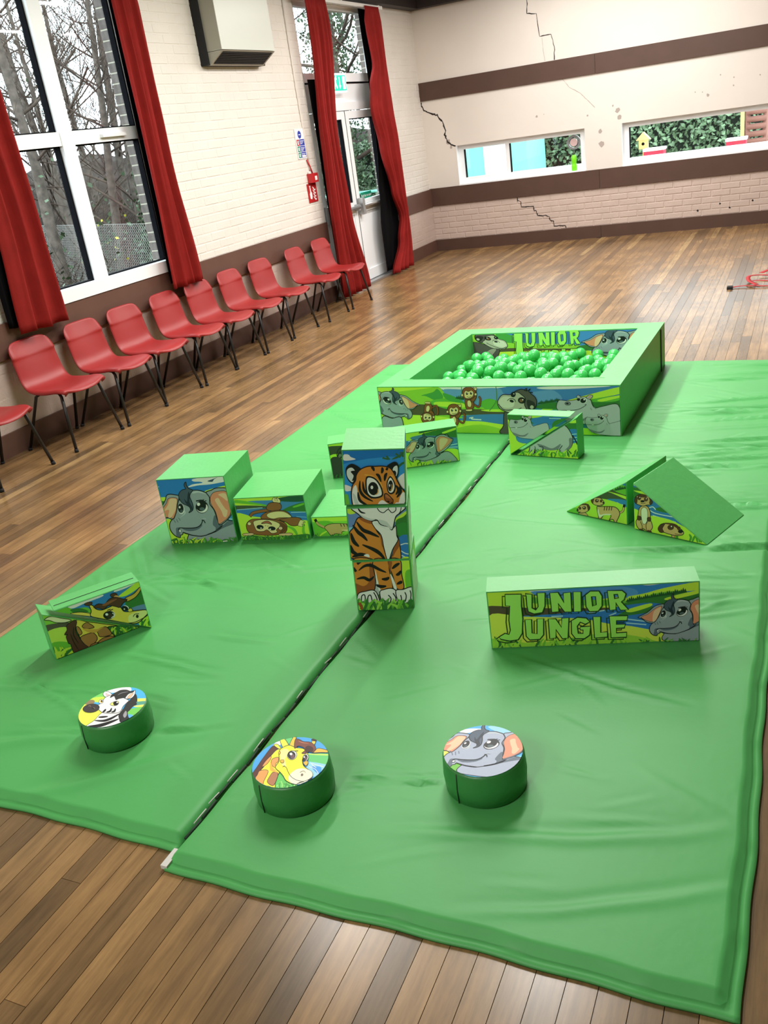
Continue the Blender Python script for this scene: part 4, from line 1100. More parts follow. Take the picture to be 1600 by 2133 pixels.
# ---- tiger tower: one picture over three cubes --------------------------------------------------------
og, od, oy, wh, gy = '#c47a30', '#8a4a24', '#dc9a3c', '#eef4ee', '#b4bcbc'
def tiger():
    a = Art().at(700, 870, .19694)
    sky(a, 0, 200, 914, 925, '#1568b4'); a.f('#2a86d0', '0 500 914 420 914 930 0 930')
    a.f('#eef6f6', '90 372 140 370 165 395 215 420 95 432'); a.f('#e4eef2', '640 680 680 600 765 560 790 660 700 690'); a.f('#eef6f6', '670 700 770 670 780 720 690 730'); a.f('#eef6f6', '100 690 175 715 180 745 110 755')
    for q in ('500 405 560 420', '540 385 575 425', '600 420 680 385 740 330', '640 360 690 400', '690 345 720 395', '650 520 700 470 760 440'): a.st('#2a5a34', q, 24, taper=True)
    a.f(MG, '90 820 130 790 150 900 100 930'); a.f(MG, '735 830 790 800 800 930 740 900')
    # body
    a.f('#5c7cb4', '100 925 820 920 820 1490 100 1490', sm=False); a.f(LG, '110 930 180 930 215 985 150 1000 110 960'); a.f('#7cb8e0', '130 1150 190 1140 190 1170 140 1190'); a.f(LG, '630 1060 700 1000 790 950 800 1000 660 1085'); a.f(DG, '640 1080 720 1030 800 980 800 1250 660 1240'); a.f('#2f7a34', '650 1120 760 1100 770 1240 680 1230'); a.f('#2c6cb4', '670 1255 800 1245 810 1490 680 1490')
    for q in ('690 1330 740 1315 790 1320', '690 1390 740 1420 790 1430', '695 1440 740 1460'): a.st('#cfe4f4', q, 10)
    a.f(og, '235 1045 300 1035 380 1070 440 1180 480 1240 500 1340 545 1490 190 1475 160 1390 148 1210 190 1145', 12)
    a.f(og, '650 1230 680 1320 690 1490 590 1490 615 1390', 10); a.f(od, '655 1260 680 1330 640 1400 605 1460 610 1400'); a.f(od, '250 1040 330 1045 390 1085 380 1105 300 1080'); a.f(od, '470 1215 495 1250 520 1400 545 1485 500 1350')
    a.f(wh, '390 1080 480 1075 600 1150 640 1125 650 1230 662 1280 605 1380 568 1490 545 1480 512 1350 485 1225 420 1150', 9); a.f('#c8d0d0', '400 1090 470 1100 560 1170 600 1165 540 1160 470 1130')
    a.f(wh, '195 920 710 915 690 985 640 1030 605 1165 560 1135 480 1110 440 1062 380 1072 300 1040 245 1000', 11); a.f(gy, '460 1060 540 1080 600 1140 620 1040 600 1160 545 1130 480 1105'); a.f(gy, '245 990 300 1020 380 1050 430 1050 380 1070 300 1042')
    a.st(K, '440 925 465 965 510 985 560 950 600 985 640 960 640 920', 9); a.st(K, '565 920 562 950', 8); a.st(K, '700 920 690 970 670 1000', 8); a.st(K, '235 925 270 975 320 990', 18, taper=True)
    for q in ('185 1115 240 1190 290 1230 340 1285', '225 1080 290 1165 370 1200 465 1245', '165 1200 195 1290 250 1345', '285 1325 400 1375 470 1420 530 1490', '160 1330 185 1400 235 1425', '180 1455 260 1430 340 1440'): a.st(K, q, 40, taper=True)
    a.f(wh, '300 1440 345 1425 362 1460')
    # legs and paws
    a.f('#4c6a3c', '100 1490 880 1485 880 2100 100 2100', sm=False); a.f(LG, '690 1490 810 1490 815 1790 730 1780'); a.f(MG, '740 1620 800 1600 800 1780 750 1780'); a.f('#a8b0b0', '415 1500 450 1700 490 1830 400 1830')
    a.f(og, '180 1490 420 1495 422 1650 405 1820 240 1860 200 1820', 11); a.f(od, '200 1735 300 1765 360 1700 360 1520 415 1560 415 1660 400 1820 240 1855 205 1830')
    a.f(og, '400 1490 550 1490 572 1600 605 1800 490 1830 430 1690', 10); a.f(wh, '425 1590 445 1690 490 1815 600 1790 560 1840 480 1850 430 1700'); a.f(og, '560 1490 685 1488 702 1640 725 1785 650 1790 612 1670', 10); a.f(od, '560 1500 600 1510 590 1620 640 1780 610 1690 570 1570'); a.f(wh, '580 1640 610 1680 650 1790 620 1790')
    for q in ('230 1530 270 1500', '245 1600 310 1550 380 1545 470 1590 540 1620', '225 1690 300 1675 360 1700 410 1660', '430 1750 480 1770 540 1765', '490 1690 540 1690 570 1670', '600 1580 640 1545 680 1520', '640 1645 670 1635 695 1600', '650 1745 690 1725 710 1720', '190 1570 220 1610'): a.st(K, q, 34, taper=True)
    a.f(wh, '230 1890 250 1840 320 1820 400 1808 445 1850 470 1960 400 1985 330 1930 240 1940', 10); a.f(wh, '470 1830 520 1800 600 1790 650 1830 670 1950 580 1975 500 1940', 10); a.f(wh, '640 1815 720 1800 790 1775 850 1790 850 1900 740 1950 670 1930', 10)
    for q in ('275 1930 280 1870 310 1860 320 1930', '345 1960 345 1880 375 1865 395 1960', '405 1830 440 1900 440 1970', '560 1860 590 1900 570 1960', '610 1840 640 1890 640 1950', '690 1860 700 1900 690 1945', '735 1830 750 1870 740 1930', '790 1810 800 1850 795 1910', '500 1900 540 1940 580 1950'): a.st(K, q, 11)
    a.f(DG, '200 2100 230 1985 320 1960 420 2000 560 1985 700 1960 860 1910 860 2100'); tufts(a, 240, 830, 2030, 130, 60, (MG, '#4a8f34', DG, '#8cc84a'), 12); a.st(od, '250 1940 280 1990 270 2010', 30)
    return a
def tiger_head(a):
    a.f(K, '118 500 180 462 265 510 285 560 235 625 190 675 140 640 112 570'); a.f('#c4cccc', '130 522 180 505 215 560 188 655 150 632 124 580'); a.f(K, '165 545 220 540 250 600 180 645 195 590')
    a.f(K, '540 500 600 450 645 445 668 490 665 570 640 618 600 565'); a.f('#c4cccc', '615 505 655 485 660 555 635 604 606 565'); a.f(K, '590 560 625 535 645 560 630 605')
    a.f(og, '265 525 340 492 420 490 500 488 575 505 620 560 655 640 690 705 748 780 742 850 705 900 640 960 480 960 350 960 260 950 195 940 172 800 180 700 215 640 225 580', 12)
    a.f(oy, '310 575 400 590 480 660 500 720 420 630 330 590'); a.f(oy, '540 640 580 585 610 590 640 660 600 610')
    a.f(wh, '222 690 190 720 178 800 192 890 230 950 320 950 262 840 240 770'); a.f(wh, '690 800 722 762 745 805 735 870 690 930 640 940 670 870'); a.f(gy, '185 780 215 800 250 900 210 890'); a.f(wh, '455 880 500 848 560 885 615 890 655 870 690 900 640 960 440 960')
    for q in ('262 640 262 740 310 810 400 860', '292 650 305 740 350 790 390 830', '240 760 262 850 340 900', '640 690 668 740 640 790', '680 700 690 760 650 820', '430 572 460 590 485 655', '548 560 530 590 522 645', '380 500 400 510 412 540', '495 500 500 530 490 565', '555 505 540 530'): a.st(K, q, 30, taper=True)
    a.f(K, '335 595 420 612 482 690 508 785 470 822 390 828 335 785 318 680'); a.f('#f4f6f0', '345 612 415 628 470 700 492 780 462 806 395 810 348 772 334 685'); a.e(K, 402, 725, 54, 70, -8); a.e('#b88a3c', 425, 752, 32, 38, -8); a.e(K, 412, 738, 36, 50, -8); a.e('#ffffff', 388, 712, 14, 19)
    a.f(K, '580 592 618 635 640 700 624 768 580 784 550 745 545 655'); a.f('#f4f6f0', '582 610 610 645 626 700 612 755 582 768 560 738 556 662'); a.e(K, 584, 696, 26, 58, 4); a.e('#b88a3c', 590, 712, 14, 36, 4); a.e(K, 582, 700, 14, 40); a.e('#ffffff', 575, 692, 7, 14)
    a.f('#7c4224', '518 790 545 778 600 830 612 850 600 888 560 872 525 842', 8); a.f('#a8643c', '530 795 550 790 590 830 545 820'); a.e(K, 560, 862, 14, 8); a.e(K, 595, 872, 8, 7); a.st(K, '580 885 575 920', 8)
    return a
TQ = dict(towb=[(734.6, 1166.4), (855.9, 1161.5), (865.0, 1265.9), (746.7, 1269.9)], towm=[(722.4, 1053.8), (849.8, 1049.9), (855.4, 1162.0), (731.4, 1165.2)], towt=[(713.0, 933.1), (844.6, 930.0), (847.8, 1046.1), (719.7, 1048.8)])
ta = tiger(); front('towb', TQ['towb'], ta, 'printed tiger legs and white paws', m=.004); front('towm', TQ['towm'], ta, 'printed tiger body with white chest', m=.004)
front('towt', TQ['towt'], tiger_head(tiger()), 'printed tiger face', m=.004)
def side_print(key, cols):
    t, w, d, h = BLK[key]; a = Art(); rr = random.Random(len(key))
    sky(a, 0, 0, 100, 100, cols[0]); a.f(cols[1], '0 60 30 45 70 55 100 40 100 100 0 100'); a.f(cols[2], '0 100 20 30 50 20 80 35 95 100'); a.f('#eef4ee', '30 20 60 10 75 30 40 34')
    for s_ in (-1, 1): lay(a, [(0, 0), (100, 0), (100, 100), (0, 100)], t, lambda u, v, off: (s_*(w/2+off), (u-.5)*d, v*h), inset(SQ, .05, .05), 'printed picture on the side of the cube')
side_print('towt', ('#2a7cc4', '#63ad34', '#e6eef0')); side_print('towm', ('#6a9a50', '#5c7cb4', '#c8ccbc')); side_print('towb', ('#8cc84a', '#2f6b2e', '#b4b8a4'))

# ---- lettered beam ------------------------------------------------------------------------------------
def scenery(a):      # drawn in the beam's own sheet, 1600 x 667
    sky(a, 0, 100, 1600, 667, '#2f76be'); a.f('#eef4f4', '330 215 500 205 900 188 700 205 480 225 380 240'); a.f('#eef4f4', '1120 182 1200 165 1480 155 1300 175 1180 190')
    a.f('#4a86c4', '350 235 600 225 1000 200 1100 250 900 300 350 300'); a.f(LG, '30 230 200 218 330 222 420 270 700 300 1000 270 1040 330 900 350 40 350'); a.f(MG, '330 270 560 290 900 290 1030 300 1000 330 420 320'); a.f('#4a3f30', '50 335 330 345 600 350 900 345 1000 350 600 385 60 405')
    a.f(LG, '1030 270 1150 245 1300 205 1540 165 1540 220 1300 240 1100 290'); a.f(MG, '1200 250 1400 225 1440 240 1300 270 1140 300'); pines(a, 1030, 305, 1430, 240, 30, 38); a.f(DG, '1030 305 1430 240 1540 235 1540 300 1200 340 1040 350'); a.f(LG, '1300 275 1540 218 1540 240 1330 290')
    a.f('#2c6cb4', '420 420 650 370 850 365 1000 330 1250 315 1560 420 1560 520 1000 480 700 440'); a.f(DG, '960 400 1060 350 1200 335 1190 370 1080 392'); a.f(LG, '1020 360 1180 315 1190 335 1060 375')
    for q in ('500 405 580 402', '760 380 870 362', '900 400 950 380', '1000 420 1160 440', '1020 450 1160 462'): a.st(LB, q, 8)
    a.f('#c4e04c', '60 405 300 405 700 420 900 455 1100 480 1300 540 1300 700 60 700'); a.f('#8cc63c', '70 560 400 590 900 520 1300 600 1300 700 70 700'); tufts(a, 90, 1300, 620, 70, 46, (MG, '#8cc63c', DG), 14)
LET = [('178 250 290 248 292 330 302 420 298 520 270 565 210 574 150 562 136 545 178 520 205 528 215 500 205 430 210 330 180 328',), ('318 245 366 250 366 345 392 358 408 335 400 240 456 238 456 330 438 376 380 386 340 370 330 330 325 262',), ('488 240 546 235 588 308 582 240 634 235 642 370 592 373 546 312 552 370 502 373',), ('650 232 706 232 708 368 655 371',), ('735 255 770 226 830 226 852 260 852 330 825 367 765 370 740 335', '778 265 806 264 812 322 786 332'), ('888 224 990 222 1018 245 1006 286 985 300 1036 356 980 360 946 306 948 356 904 360', '934 250 960 249 966 274 938 279'),
       ('316 425 362 424 366 518 400 524 400 420 446 418 446 530 420 562 350 566 325 540',), ('478 420 530 418 570 478 572 414 622 412 616 552 576 557 530 492 532 552 488 556',), ('638 432 680 408 742 413 768 440 735 457 700 442 680 470 686 520 720 520 720 497 700 496 700 474 772 470 766 532 730 557 668 557 640 522',), ('788 405 842 404 842 514 888 508 888 546 800 552',), ('902 400 1028 397 1024 431 950 433 950 456 1012 455 1006 482 950 486 950 516 1022 512 1020 547 914 550',)]
def lettering(a):
    for p in LET: a.st('#1c3c20', [q+np.array((-20, 14)) for q in nums(p[0])], 7, True, False)
    for p in LET: a.f('#94d85c', p[0], 8, False, '#1c3c20', p[1:]); 
LQ = [(1013.8, 1230.9), (1459.9, 1208.0), (1459.3, 1331.8), (1025.9, 1349.0)]
a = Art().at(1000, 1160, .3); scenery(a); lettering(a)
a.fitaff(ES, [(1345, 248), (1400, 362), (1278, 382), (1395, 440), (1222, 535)]); elephant(a, 'tip'); a.back()
tufts(a, 1240, 1530, 590, 40, 12, (MG, DG), 4)
front('log', LQ, a, 'printed lettering JUNIOR JUNGLE over a lake with an elephant', m=.0035)

# ---- gorilla and elephant beam behind the tower ------------------------------------------------------
def gorilla(a):      # drawn on a 600 x 580 sheet
    gk, gd_, gf = '#4a4644', '#2c2a2a', '#a8a698'
    a.f(gk, '105 580 120 480 130 330 200 300 320 320 460 330 560 400 600 580', 9); a.f('#8c8a80', '175 340 240 360 300 480 280 580 215 560 190 440', 5)
    a.f(gk, '250 80 330 50 400 70 370 60 395 40 400 70 440 45 420 80 470 90 440 95 500 150 515 220 480 290 400 310 330 250 250 170 215 130', 9); a.f(gd_, '400 180 480 200 500 250 470 290 420 290')
    a.f(gf, '60 170 110 115 200 115 240 90 290 85 330 110 380 160 370 230 390 290 330 320 240 340 160 320 80 280 50 220', 9); a.f('#c4c2b4', '70 180 130 135 210 150 250 200 230 260 140 270 80 240')
    a.e('#a8a698', 458, 262, 26, 26, 0, 7); a.e(K, 236, 112, 30, 32, 20); a.e(K, 338, 182, 46, 38, 10); a.e('#6c4a30', 332, 184, 22, 20); a.e('#ffffff', 350, 174, 8, 8); a.e('#ffffff', 244, 104, 6, 7); a.e(K, 218, 190, 26, 16, 20); a.st(K, '165 185 200 160 250 170 265 200', 7); a.st(K, '60 225 120 290 220 295 300 285 335 270', 9)
    return a
a = Art().at(660, 860, .2); sky(a, 0, 0, 1600, 750, '#4a78a4'); a.f(LG, '100 330 600 240 1000 200 1460 120 1480 150 1000 240 960 300 110 350'); a.f('#3c4034', '110 345 500 330 900 300 900 420 130 440'); pines(a, 1080, 205, 1450, 125, 24, 40); a.f(DG, '1100 215 1480 130 1480 240 1300 230'); a.f(LG, '1320 190 1470 140 1470 158 1340 205'); a.f('#3c78b8', '900 290 1480 260 1490 380 1200 370 900 380')
for q in ('960 290 1060 270', '1380 330 1480 310', '1370 350 1480 345'): a.st(LB, q, 9)
a.f(LG, '900 370 1100 400 1380 360 1500 400 1500 600 140 720 130 440 500 430 880 420')
a.fitaff([(60, 220), (340, 180), (458, 262), (250, 560)], [(560, 430), (360, 395), (250, 432), (330, 660)]); gorilla(a); a.back()
a.f('#3c3a3a', '150 480 230 450 300 520 300 680 200 680'); a.e('#6c6a66', 250, 432, 17, 17, 0, 4)
a.f('#8f9ba3', '1090 480 1240 440 1360 390 1440 440 1460 500 1260 530 1110 555', 6); a.fitaff(ES, [(1122, 205), (1185, 315), (1062, 345), (1185, 405), (1010, 500)]); elephant(a, 'cut', False); a.back()
a.f('#8f9ba3', '1235 260 1270 225 1330 215 1400 250 1425 270 1390 330 1340 380 1270 405 1245 340', 6); a.f('#cf8468', '1250 270 1300 232 1390 255 1415 275 1370 330 1300 385 1262 390 1255 330', 3); a.f('#dcb492', '1290 260 1370 265 1330 340 1290 370'); tufts(a, 980, 1480, 540, 60, 30, (MG, DG, LG), 6); tufts(a, 160, 500, 670, 60, 10, (DG, '#3c3a3a'), 7)
front('back', [(683.6, 923.9), (951.9, 885.4), (959.8, 957.9), (695.8, 995.6)], a, 'printed picture of a gorilla and an elephant', m=.0035)

# ---- hippo wedges ----------------------------------------------------------------------------------
def hippo(a, k=1):   # head on a 760 x 560 sheet, snout at the left
    g, gd_ = '#a4a6ae', '#6c6e7a'
    a.f(g, '40 150 80 118 200 135 330 120 380 80 480 70 560 130 590 230 640 300 760 270 1000 250 1000 620 500 620 240 560 100 440 50 330 20 260', 9)
    a.f(g, '350 90 345 40 375 30 410 80', 8); a.f(g, '495 85 530 35 590 40 585 85 545 115', 8); a.f('#c48c8c', '520 85 545 52 575 55 555 95')
    a.f(gd_, '100 440 180 470 320 520 420 520 520 470 440 560 300 560 180 540'); a.e(K, 372, 118, 26, 26); a.e('#fafafa', 448, 140, 54, 58); a.e(K, 444, 142, 46, 50); a.e('#ffffff', 462, 120, 14, 15); a.e(K, 42, 142, 9, 16); a.e(gd_, 200, 190, 46, 34, 10, 7); a.e(K, 192, 190, 22, 16, 20)
    a.st(K, '60 330 140 325 260 330 380 310 470 250 490 225', 9); a.st(K, '470 220 500 222', 7); a.f('#ffffff', '185 325 240 325 235 350 195 350', 4); a.st(gd_, '560 290 580 340', 9); a.st(gd_, '620 270 645 325', 9)
    return a
HQ = [(1070.3, 862.2), (1203.0, 867.7), (1207.6, 955.1), (1077.2, 946.4)]
HS = [(42, 142), (448, 140), (490, 225), (60, 330)]
def hippo_bg():
    a = Art().at(1030, 800, .175); sky(a, 150, 280, 1200, 950, '#3c7cc0'); a.f(LG, '220 330 600 320 700 360 560 400 240 400'); a.f(DG, '240 360 480 380 560 420 690 460 560 470 240 420'); a.f(LG, '640 355 860 345 760 385'); pines(a, 750, 395, 990, 340, 18, 40); a.f('#2f6fb8', '560 400 1000 400 1020 470 600 480'); a.f(DG, '800 440 1030 400 1030 540 800 560'); a.f(LG, '900 450 1010 405 1000 450'); a.f('#2f6fb8', '880 545 1010 540 1010 700 900 690')
    for q in ('740 405 880 410', '930 590 1000 582', '940 630 1000 622', '950 660 1000 655'): a.st(LB, q, 9)
    a.f(LG, '220 450 300 470 330 600 420 700 900 700 1010 700 1010 900 200 900'); return a
a = hippo_bg(); a.fitaff(HS, [(266, 430), (458, 422), (480, 465), (272, 515)]); hippo(a); a.back()
front('hipu', HQ, a, 'printed hippo head', TRI['ul'], .005)
a = hippo_bg(); g, gd_ = '#a8aab2', '#6c6e7a'
a.f(g, '380 560 600 470 760 455 860 490 920 570 945 650 930 730 880 790 880 840 800 830 780 770 680 775 590 760 590 820 500 820 490 760 480 820 420 820 430 720', 9); a.f(gd_, '520 700 600 720 700 755 800 700 760 770 640 775 560 745'); a.f(gd_, '900 640 940 640 930 730 880 790 870 840 850 780 900 720'); a.st(K, '940 600 970 650 1000 710', 14); a.st(K, '540 730 590 740 585 820', 7); a.st(K, '490 730 500 760 498 820', 7); a.st(K, '760 790 790 760 820 720', 9); a.f(gd_, '745 790 800 770 800 815 760 820')
tufts(a, 300, 1000, 860, 90, 50, (MG, DG, LG, '#418a30'), 8)
front('hipl', HQ, a, 'printed hippo body', TRI['lr'], .005)

# ---- meerkat ramps ------------------------------------------------------------------------------------
tn, tl, dk = '#c4a06c', '#eadfc0', '#4a2a20'
def ramp_bg():
    a = Art().at(1170, 990, .2); sky(a, 0, 0, 1600, 750, '#b4d840'); a.f('#3f4a34', '330 240 700 60 720 260 560 250'); a.f(LG, '480 160 700 220 700 250 560 190'); a.f(MG, '560 140 700 90 720 200 640 190'); pines(a, 590, 160, 700, 140, 6, 50); a.f('#2f78b8', '500 245 700 260 720 340 600 300'); a.f('#2f6fb4', '640 90 780 60 1000 250 1300 520 1200 500 1000 430 900 400 750 330 760 180 700 120'); a.f(DG, '750 120 850 140 880 200 760 230'); a.f(LG, '760 150 830 180 900 200 850 160'); a.f(DG, '980 340 1080 320 1130 380 1040 370')
    for q in ('600 280 640 300 690 310', '920 330 960 320 990 350', '920 350 1000 390 1200 430', '960 410 1100 450 1200 480', '740 80 800 110 860 150'): a.st('#cfe4f4', q, 9)
    a.f('#a8d43c', '40 360 330 230 700 330 720 560 40 400'); a.f('#b4dc3c', '740 340 900 400 1200 480 1560 740 740 560'); a.f(MG, '40 360 180 330 260 400 180 420'); tufts(a, 1230, 1480, 690, 110, 8, (MG, '#418a30'), 2); return a
def mk_head(a, x, y, s, d):  # small meerkat head
    P = lambda t: ' '.join('%f' % v for i, w_ in enumerate(t.split()) for v in [float(w_)*s*(d if i % 2 == 0 else 1)+(x if i % 2 == 0 else y)])
    a.f(tn, P('-55 -30 -20 -50 30 -35 60 -5 70 20 40 42 -10 40 -50 20 -65 -5'), 6); a.f(dk, P('-62 -8 -52 -40 -30 -45 -40 -10 -48 20'), 3); a.f(dk, P('-50 -34 0 -52 40 -32 10 -36'), 0)
    a.e(dk, x-6*s*d, y-8*s, 20*s, 18*s); a.e(dk, x+38*s*d, y-4*s, 13*s, 15*s); a.e('#ffffff', x-2*s*d, y-13*s, 5*s, 5*s); a.e(K, x+62*s*d, y+14*s, 11*s, 9*s); a.st(K, P('30 32 50 34 66 26'), 5)
RL = [(1177.6, 979.9), (1310.1, 1004.0), (1312.7, 1092.3), (1182.7, 1064.0)]; RR = [(1320.1, 1003.8), (1476.5, 1033.1), (1475.6, 1134.9), (1322.7, 1100.1)]
a = ramp_bg()
a.f(tn, '200 400 225 375 270 380 300 420 240 430', 5); mk_head(a, 255, 340, 1.0, -1)
a.st(K, '625 385 665 365 680 300', 24); a.st(tn, '625 388 662 368 676 330', 16)
a.f(tn, '395 320 430 320 560 322 610 345 632 390 620 430 600 470 600 505 575 505 570 460 540 450 520 475 515 470 540 410 470 405 440 440 420 455 392 450 410 430 400 380', 7); a.f(tl, '410 345 425 400 470 395 535 395 530 408 470 408 420 430 400 370')
for x in (475, 500, 525, 550): a.st(dk, '%d 322 %d 360' % (x, x-6), 12, taper=True)
a.f(dk, '392 445 430 440 430 458 400 458'); a.f(dk, '510 465 540 470 535 485 512 478'); a.f(dk, '572 495 605 490 605 512 575 512'); mk_head(a, 400, 268, 1.0, 1); a.f(dk, '330 250 350 225 365 245 345 285')
front('rampL', RL, a, 'printed walking meerkat', TRI['lr'], .005)
a = ramp_bg()
a.f(tn, '800 440 812 360 830 320 870 305 910 320 935 380 935 450 950 490 955 540 920 575 880 560 860 545 830 560 795 520 785 470', 7); a.f(tl, '838 360 865 325 900 345 908 420 895 480 870 500 848 470', 4); a.f(dk, '800 415 835 420 838 455 805 455', 4); a.f(dk, '905 430 938 432 935 468 905 465', 4); a.st(K, '830 470 850 520 845 560', 6); a.st(K, '905 470 890 510 895 560', 6); a.f(dk, '825 545 870 560 865 578 830 566'); a.f(dk, '905 560 945 570 945 592 908 582')
a.f(tn, '770 250 790 205 850 188 920 215 955 265 940 295 900 300 860 310 815 298 780 280', 7); a.f(dk, '770 250 790 210 800 240 795 280 778 275', 3); a.f(dk, '920 220 955 265 940 292 925 280 930 250', 3); a.f(dk, '800 205 850 188 905 208 860 222'); a.e(dk, 820, 226, 20, 22); a.e(dk, 890, 240, 22, 22); a.e('#ffffff', 826, 220, 5, 5); a.e('#ffffff', 894, 233, 5, 5); a.e(K, 854, 260, 22, 12); a.st(K, '835 278 860 286 885 278', 5)
a.f(tn, '1140 590 1160 620 1150 650 1190 650 1195 620 1240 600', 5); a.f(tn, '1020 550 1040 505 1100 488 1180 500 1240 540 1280 580 1270 610 1210 618 1140 605 1080 585 1035 580', 7); a.f(dk, '1015 550 1035 510 1090 490 1080 510 1062 545 1075 580 1040 585', 4); a.f(dk, '1080 492 1160 488 1220 512 1230 550 1160 510'); a.e(dk, 1148, 532, 34, 28); a.e(dk, 1232, 542, 18, 20); a.e('#ffffff', 1156, 522, 7, 7); a.e(K, 1250, 574, 26, 18); a.st(K, '1190 598 1230 605 1268 598', 5)
front('rampR', RR, a, 'printed standing meerkat and a meerkat head', TRI['ll'], .005)

# ---- giraffe wedges ------------------------------------------------------------------------------------
ye, yl, gb, mn = '#d8c44c', '#ead88c', '#9c6e3c', '#4a2c22'
a = Art().at(60, 1180, .175); sky(a, 0, 0, 1600, 1200, '#2f78c0'); a.f('#e6eef2', '500 460 700 380 890 325 900 345 700 420 560 480'); a.f('#e6eef2', '1040 290 1120 220 1330 150 1280 200 1150 260'); a.f(MG, '330 510 480 470 560 490 720 470 760 540 500 560'); a.f(DG, '520 500 640 480 740 520 600 540'); a.f(LG, '1100 340 1230 240 1340 160 1360 220 1200 330'); a.f(DG, '1180 400 1400 230 1430 470 1260 500'); a.f('#5c7cb0', '1250 480 1450 430 1470 520 1280 540'); a.f(LG, '1340 640 1480 560 1540 720 1380 700'); tufts(a, 1340, 1500, 690, 90, 16, (MG, DG, LG), 2)
a.f('#c8a040', '1190 390 1180 360 1280 310 1350 235 1360 270 1300 350 1210 400', 8); a.f('#e0c458', '520 545 640 525 780 545 830 580 700 570', 7)
a.f(ye, '745 440 790 450 830 490 900 500 980 470 1060 440 1120 470 1170 520 1300 510 1420 500 1440 540 1400 590 1330 650 1230 660 1000 620 800 585 760 560 770 510', 10); a.f(yl, '1210 600 1230 560 1330 520 1420 505 1435 545 1390 590 1330 640 1230 650'); a.f(mn, '690 430 730 410 780 410 770 440 740 450 700 445', 6); a.f(mn, '1000 320 1050 300 1080 320 1060 350 1010 345', 6); a.f('#d89c60', '1040 345 1075 330 1110 355 1060 370')
a.f(mn, '800 470 850 430 930 430 990 370 1060 350 1140 370 1200 380 1150 420 1110 470 1060 460 980 450 920 490 860 480', 8); a.f('#7c4a34', '900 440 1000 390 1080 370 1020 410 940 450')
a.e('#ffffff', 985, 560, 70, 48, -8); a.e(K, 980, 560, 68, 48, -8); a.e('#3c2a24', 990, 568, 40, 30); a.e('#ffffff', 955, 552, 17, 15); a.st('#ffffff', '1020 535 1046 560 1010 592', 9); a.e('#ffffff', 1180, 478, 40, 30, 20); a.e(K, 1172, 482, 40, 28, 20); a.e('#ffffff', 1165, 490, 9, 8); a.st(K, '960 505 1000 490', 9); a.st(K, '990 510 1030 490', 9); a.f(ye, '1210 495 1240 480 1262 500 1250 520 1215 520', 6); a.e(K, 1318, 575, 16, 20); a.st(K, '1270 580 1290 550 1340 545', 7); a.st(K, '1215 655 1300 640 1400 590 1440 560', 8)
front('giru', [(114.9, 1270.2), (295.3, 1208.2), (321.9, 1305.3), (147.0, 1369.7)], a, 'printed giraffe face', TRI['ur'], .005)
a = Art().at(60, 1180, .175); sky(a, 0, 300, 1600, 1300, '#a4d440'); a.f('#7cc040', '130 560 300 600 350 660 180 690'); a.f('#4c4a3c', '190 690 480 650 480 720 220 770'); a.f('#b4dc50', '220 770 470 710 520 900 280 960'); a.f(MG, '280 900 520 900 560 1050 330 1120'); a.f(DG, '900 700 1350 690 1300 740 1040 850'); tufts(a, 930, 1300, 800, 110, 30, (MG, DG, LG), 3); tufts(a, 300, 560, 1090, 150, 22, (MG, DG, LG), 6)
a.f('#ead8b0', '190 620 260 580 400 600 510 620 440 650 330 650 250 625', 8); a.f(ye, '570 620 700 640 850 660 1060 690 940 710 1030 830 900 880 720 950 600 800 560 700', 9)
for q in ('640 690 690 650 740 670 770 690 780 710 710 725 660 715', '570 705 600 705 640 770 610 800 580 760', '620 830 720 780 780 775 820 850 720 950 680 920', '820 740 890 705 940 710 990 790 860 820 830 780', '830 890 880 840 980 810 1030 830 900 880', '740 920 800 890 830 890 760 940'): a.f(gb, q, 8)
a.f('#c49a40', '650 720 800 730 900 700 840 740 800 770 700 760'); a.f(mn, '540 625 575 640 560 740 600 820 660 900 720 960 560 1010 520 960 500 900 480 900 450 820 470 790 430 795 460 740 460 680', 7); a.st('#24140e', '540 700 540 800 600 900', 12, taper=True); a.st('#24140e', '500 780 540 880 600 980', 12, taper=True)
front('girl', [(86.6, 1276.5), (267.0, 1211.2), (293.3, 1304.3), (118.2, 1372.2)], a, 'printed giraffe neck', TRI['ll'], .005)

# ---- discs ------------------------------------------------------------------------------------------------
CIR = [(.5+.482*math.cos(k*2*math.pi/48), .5+.482*math.sin(k*2*math.pi/48)) for k in range(48)]
def top(key, quad, art, label):
    t, w, d, h = BLK[key]; lay(art, quad, t, lambda u, v, off: (u*w-w/2, v*d-d/2, h+off), CIR, label)
a = Art().at(900, 1480, .1375); sky(a, 0, 0, 1600, 1200, '#3fa0ee'); a.f('#f0f6fa', '680 215 800 190 1050 205 1060 240 900 225 760 230'); a.f('#e8f2fa', '430 300 600 270 760 280 600 330 470 340'); a.f('#8cc4f0', '860 240 1200 240 1260 330 1080 350'); a.f('#f0fa50', '150 600 300 570 300 800 160 760'); a.f(MG, '280 780 480 790 480 1000 300 950'); a.f('#6cc4dc', '1280 700 1400 690 1350 800')
a.fitaff(ES+[(490, 935)], [(815, 222), (890, 500), (535, 490), (830, 668), (285, 850), (330, 735)]); elephant(a, 'cut', True, '#98a2b6'); a.back()
top('dele', [(955.2, 1498.6), (1113.4, 1522.7), (1066.1, 1633.9), (897.6, 1603.6)], a, 'printed elephant face')
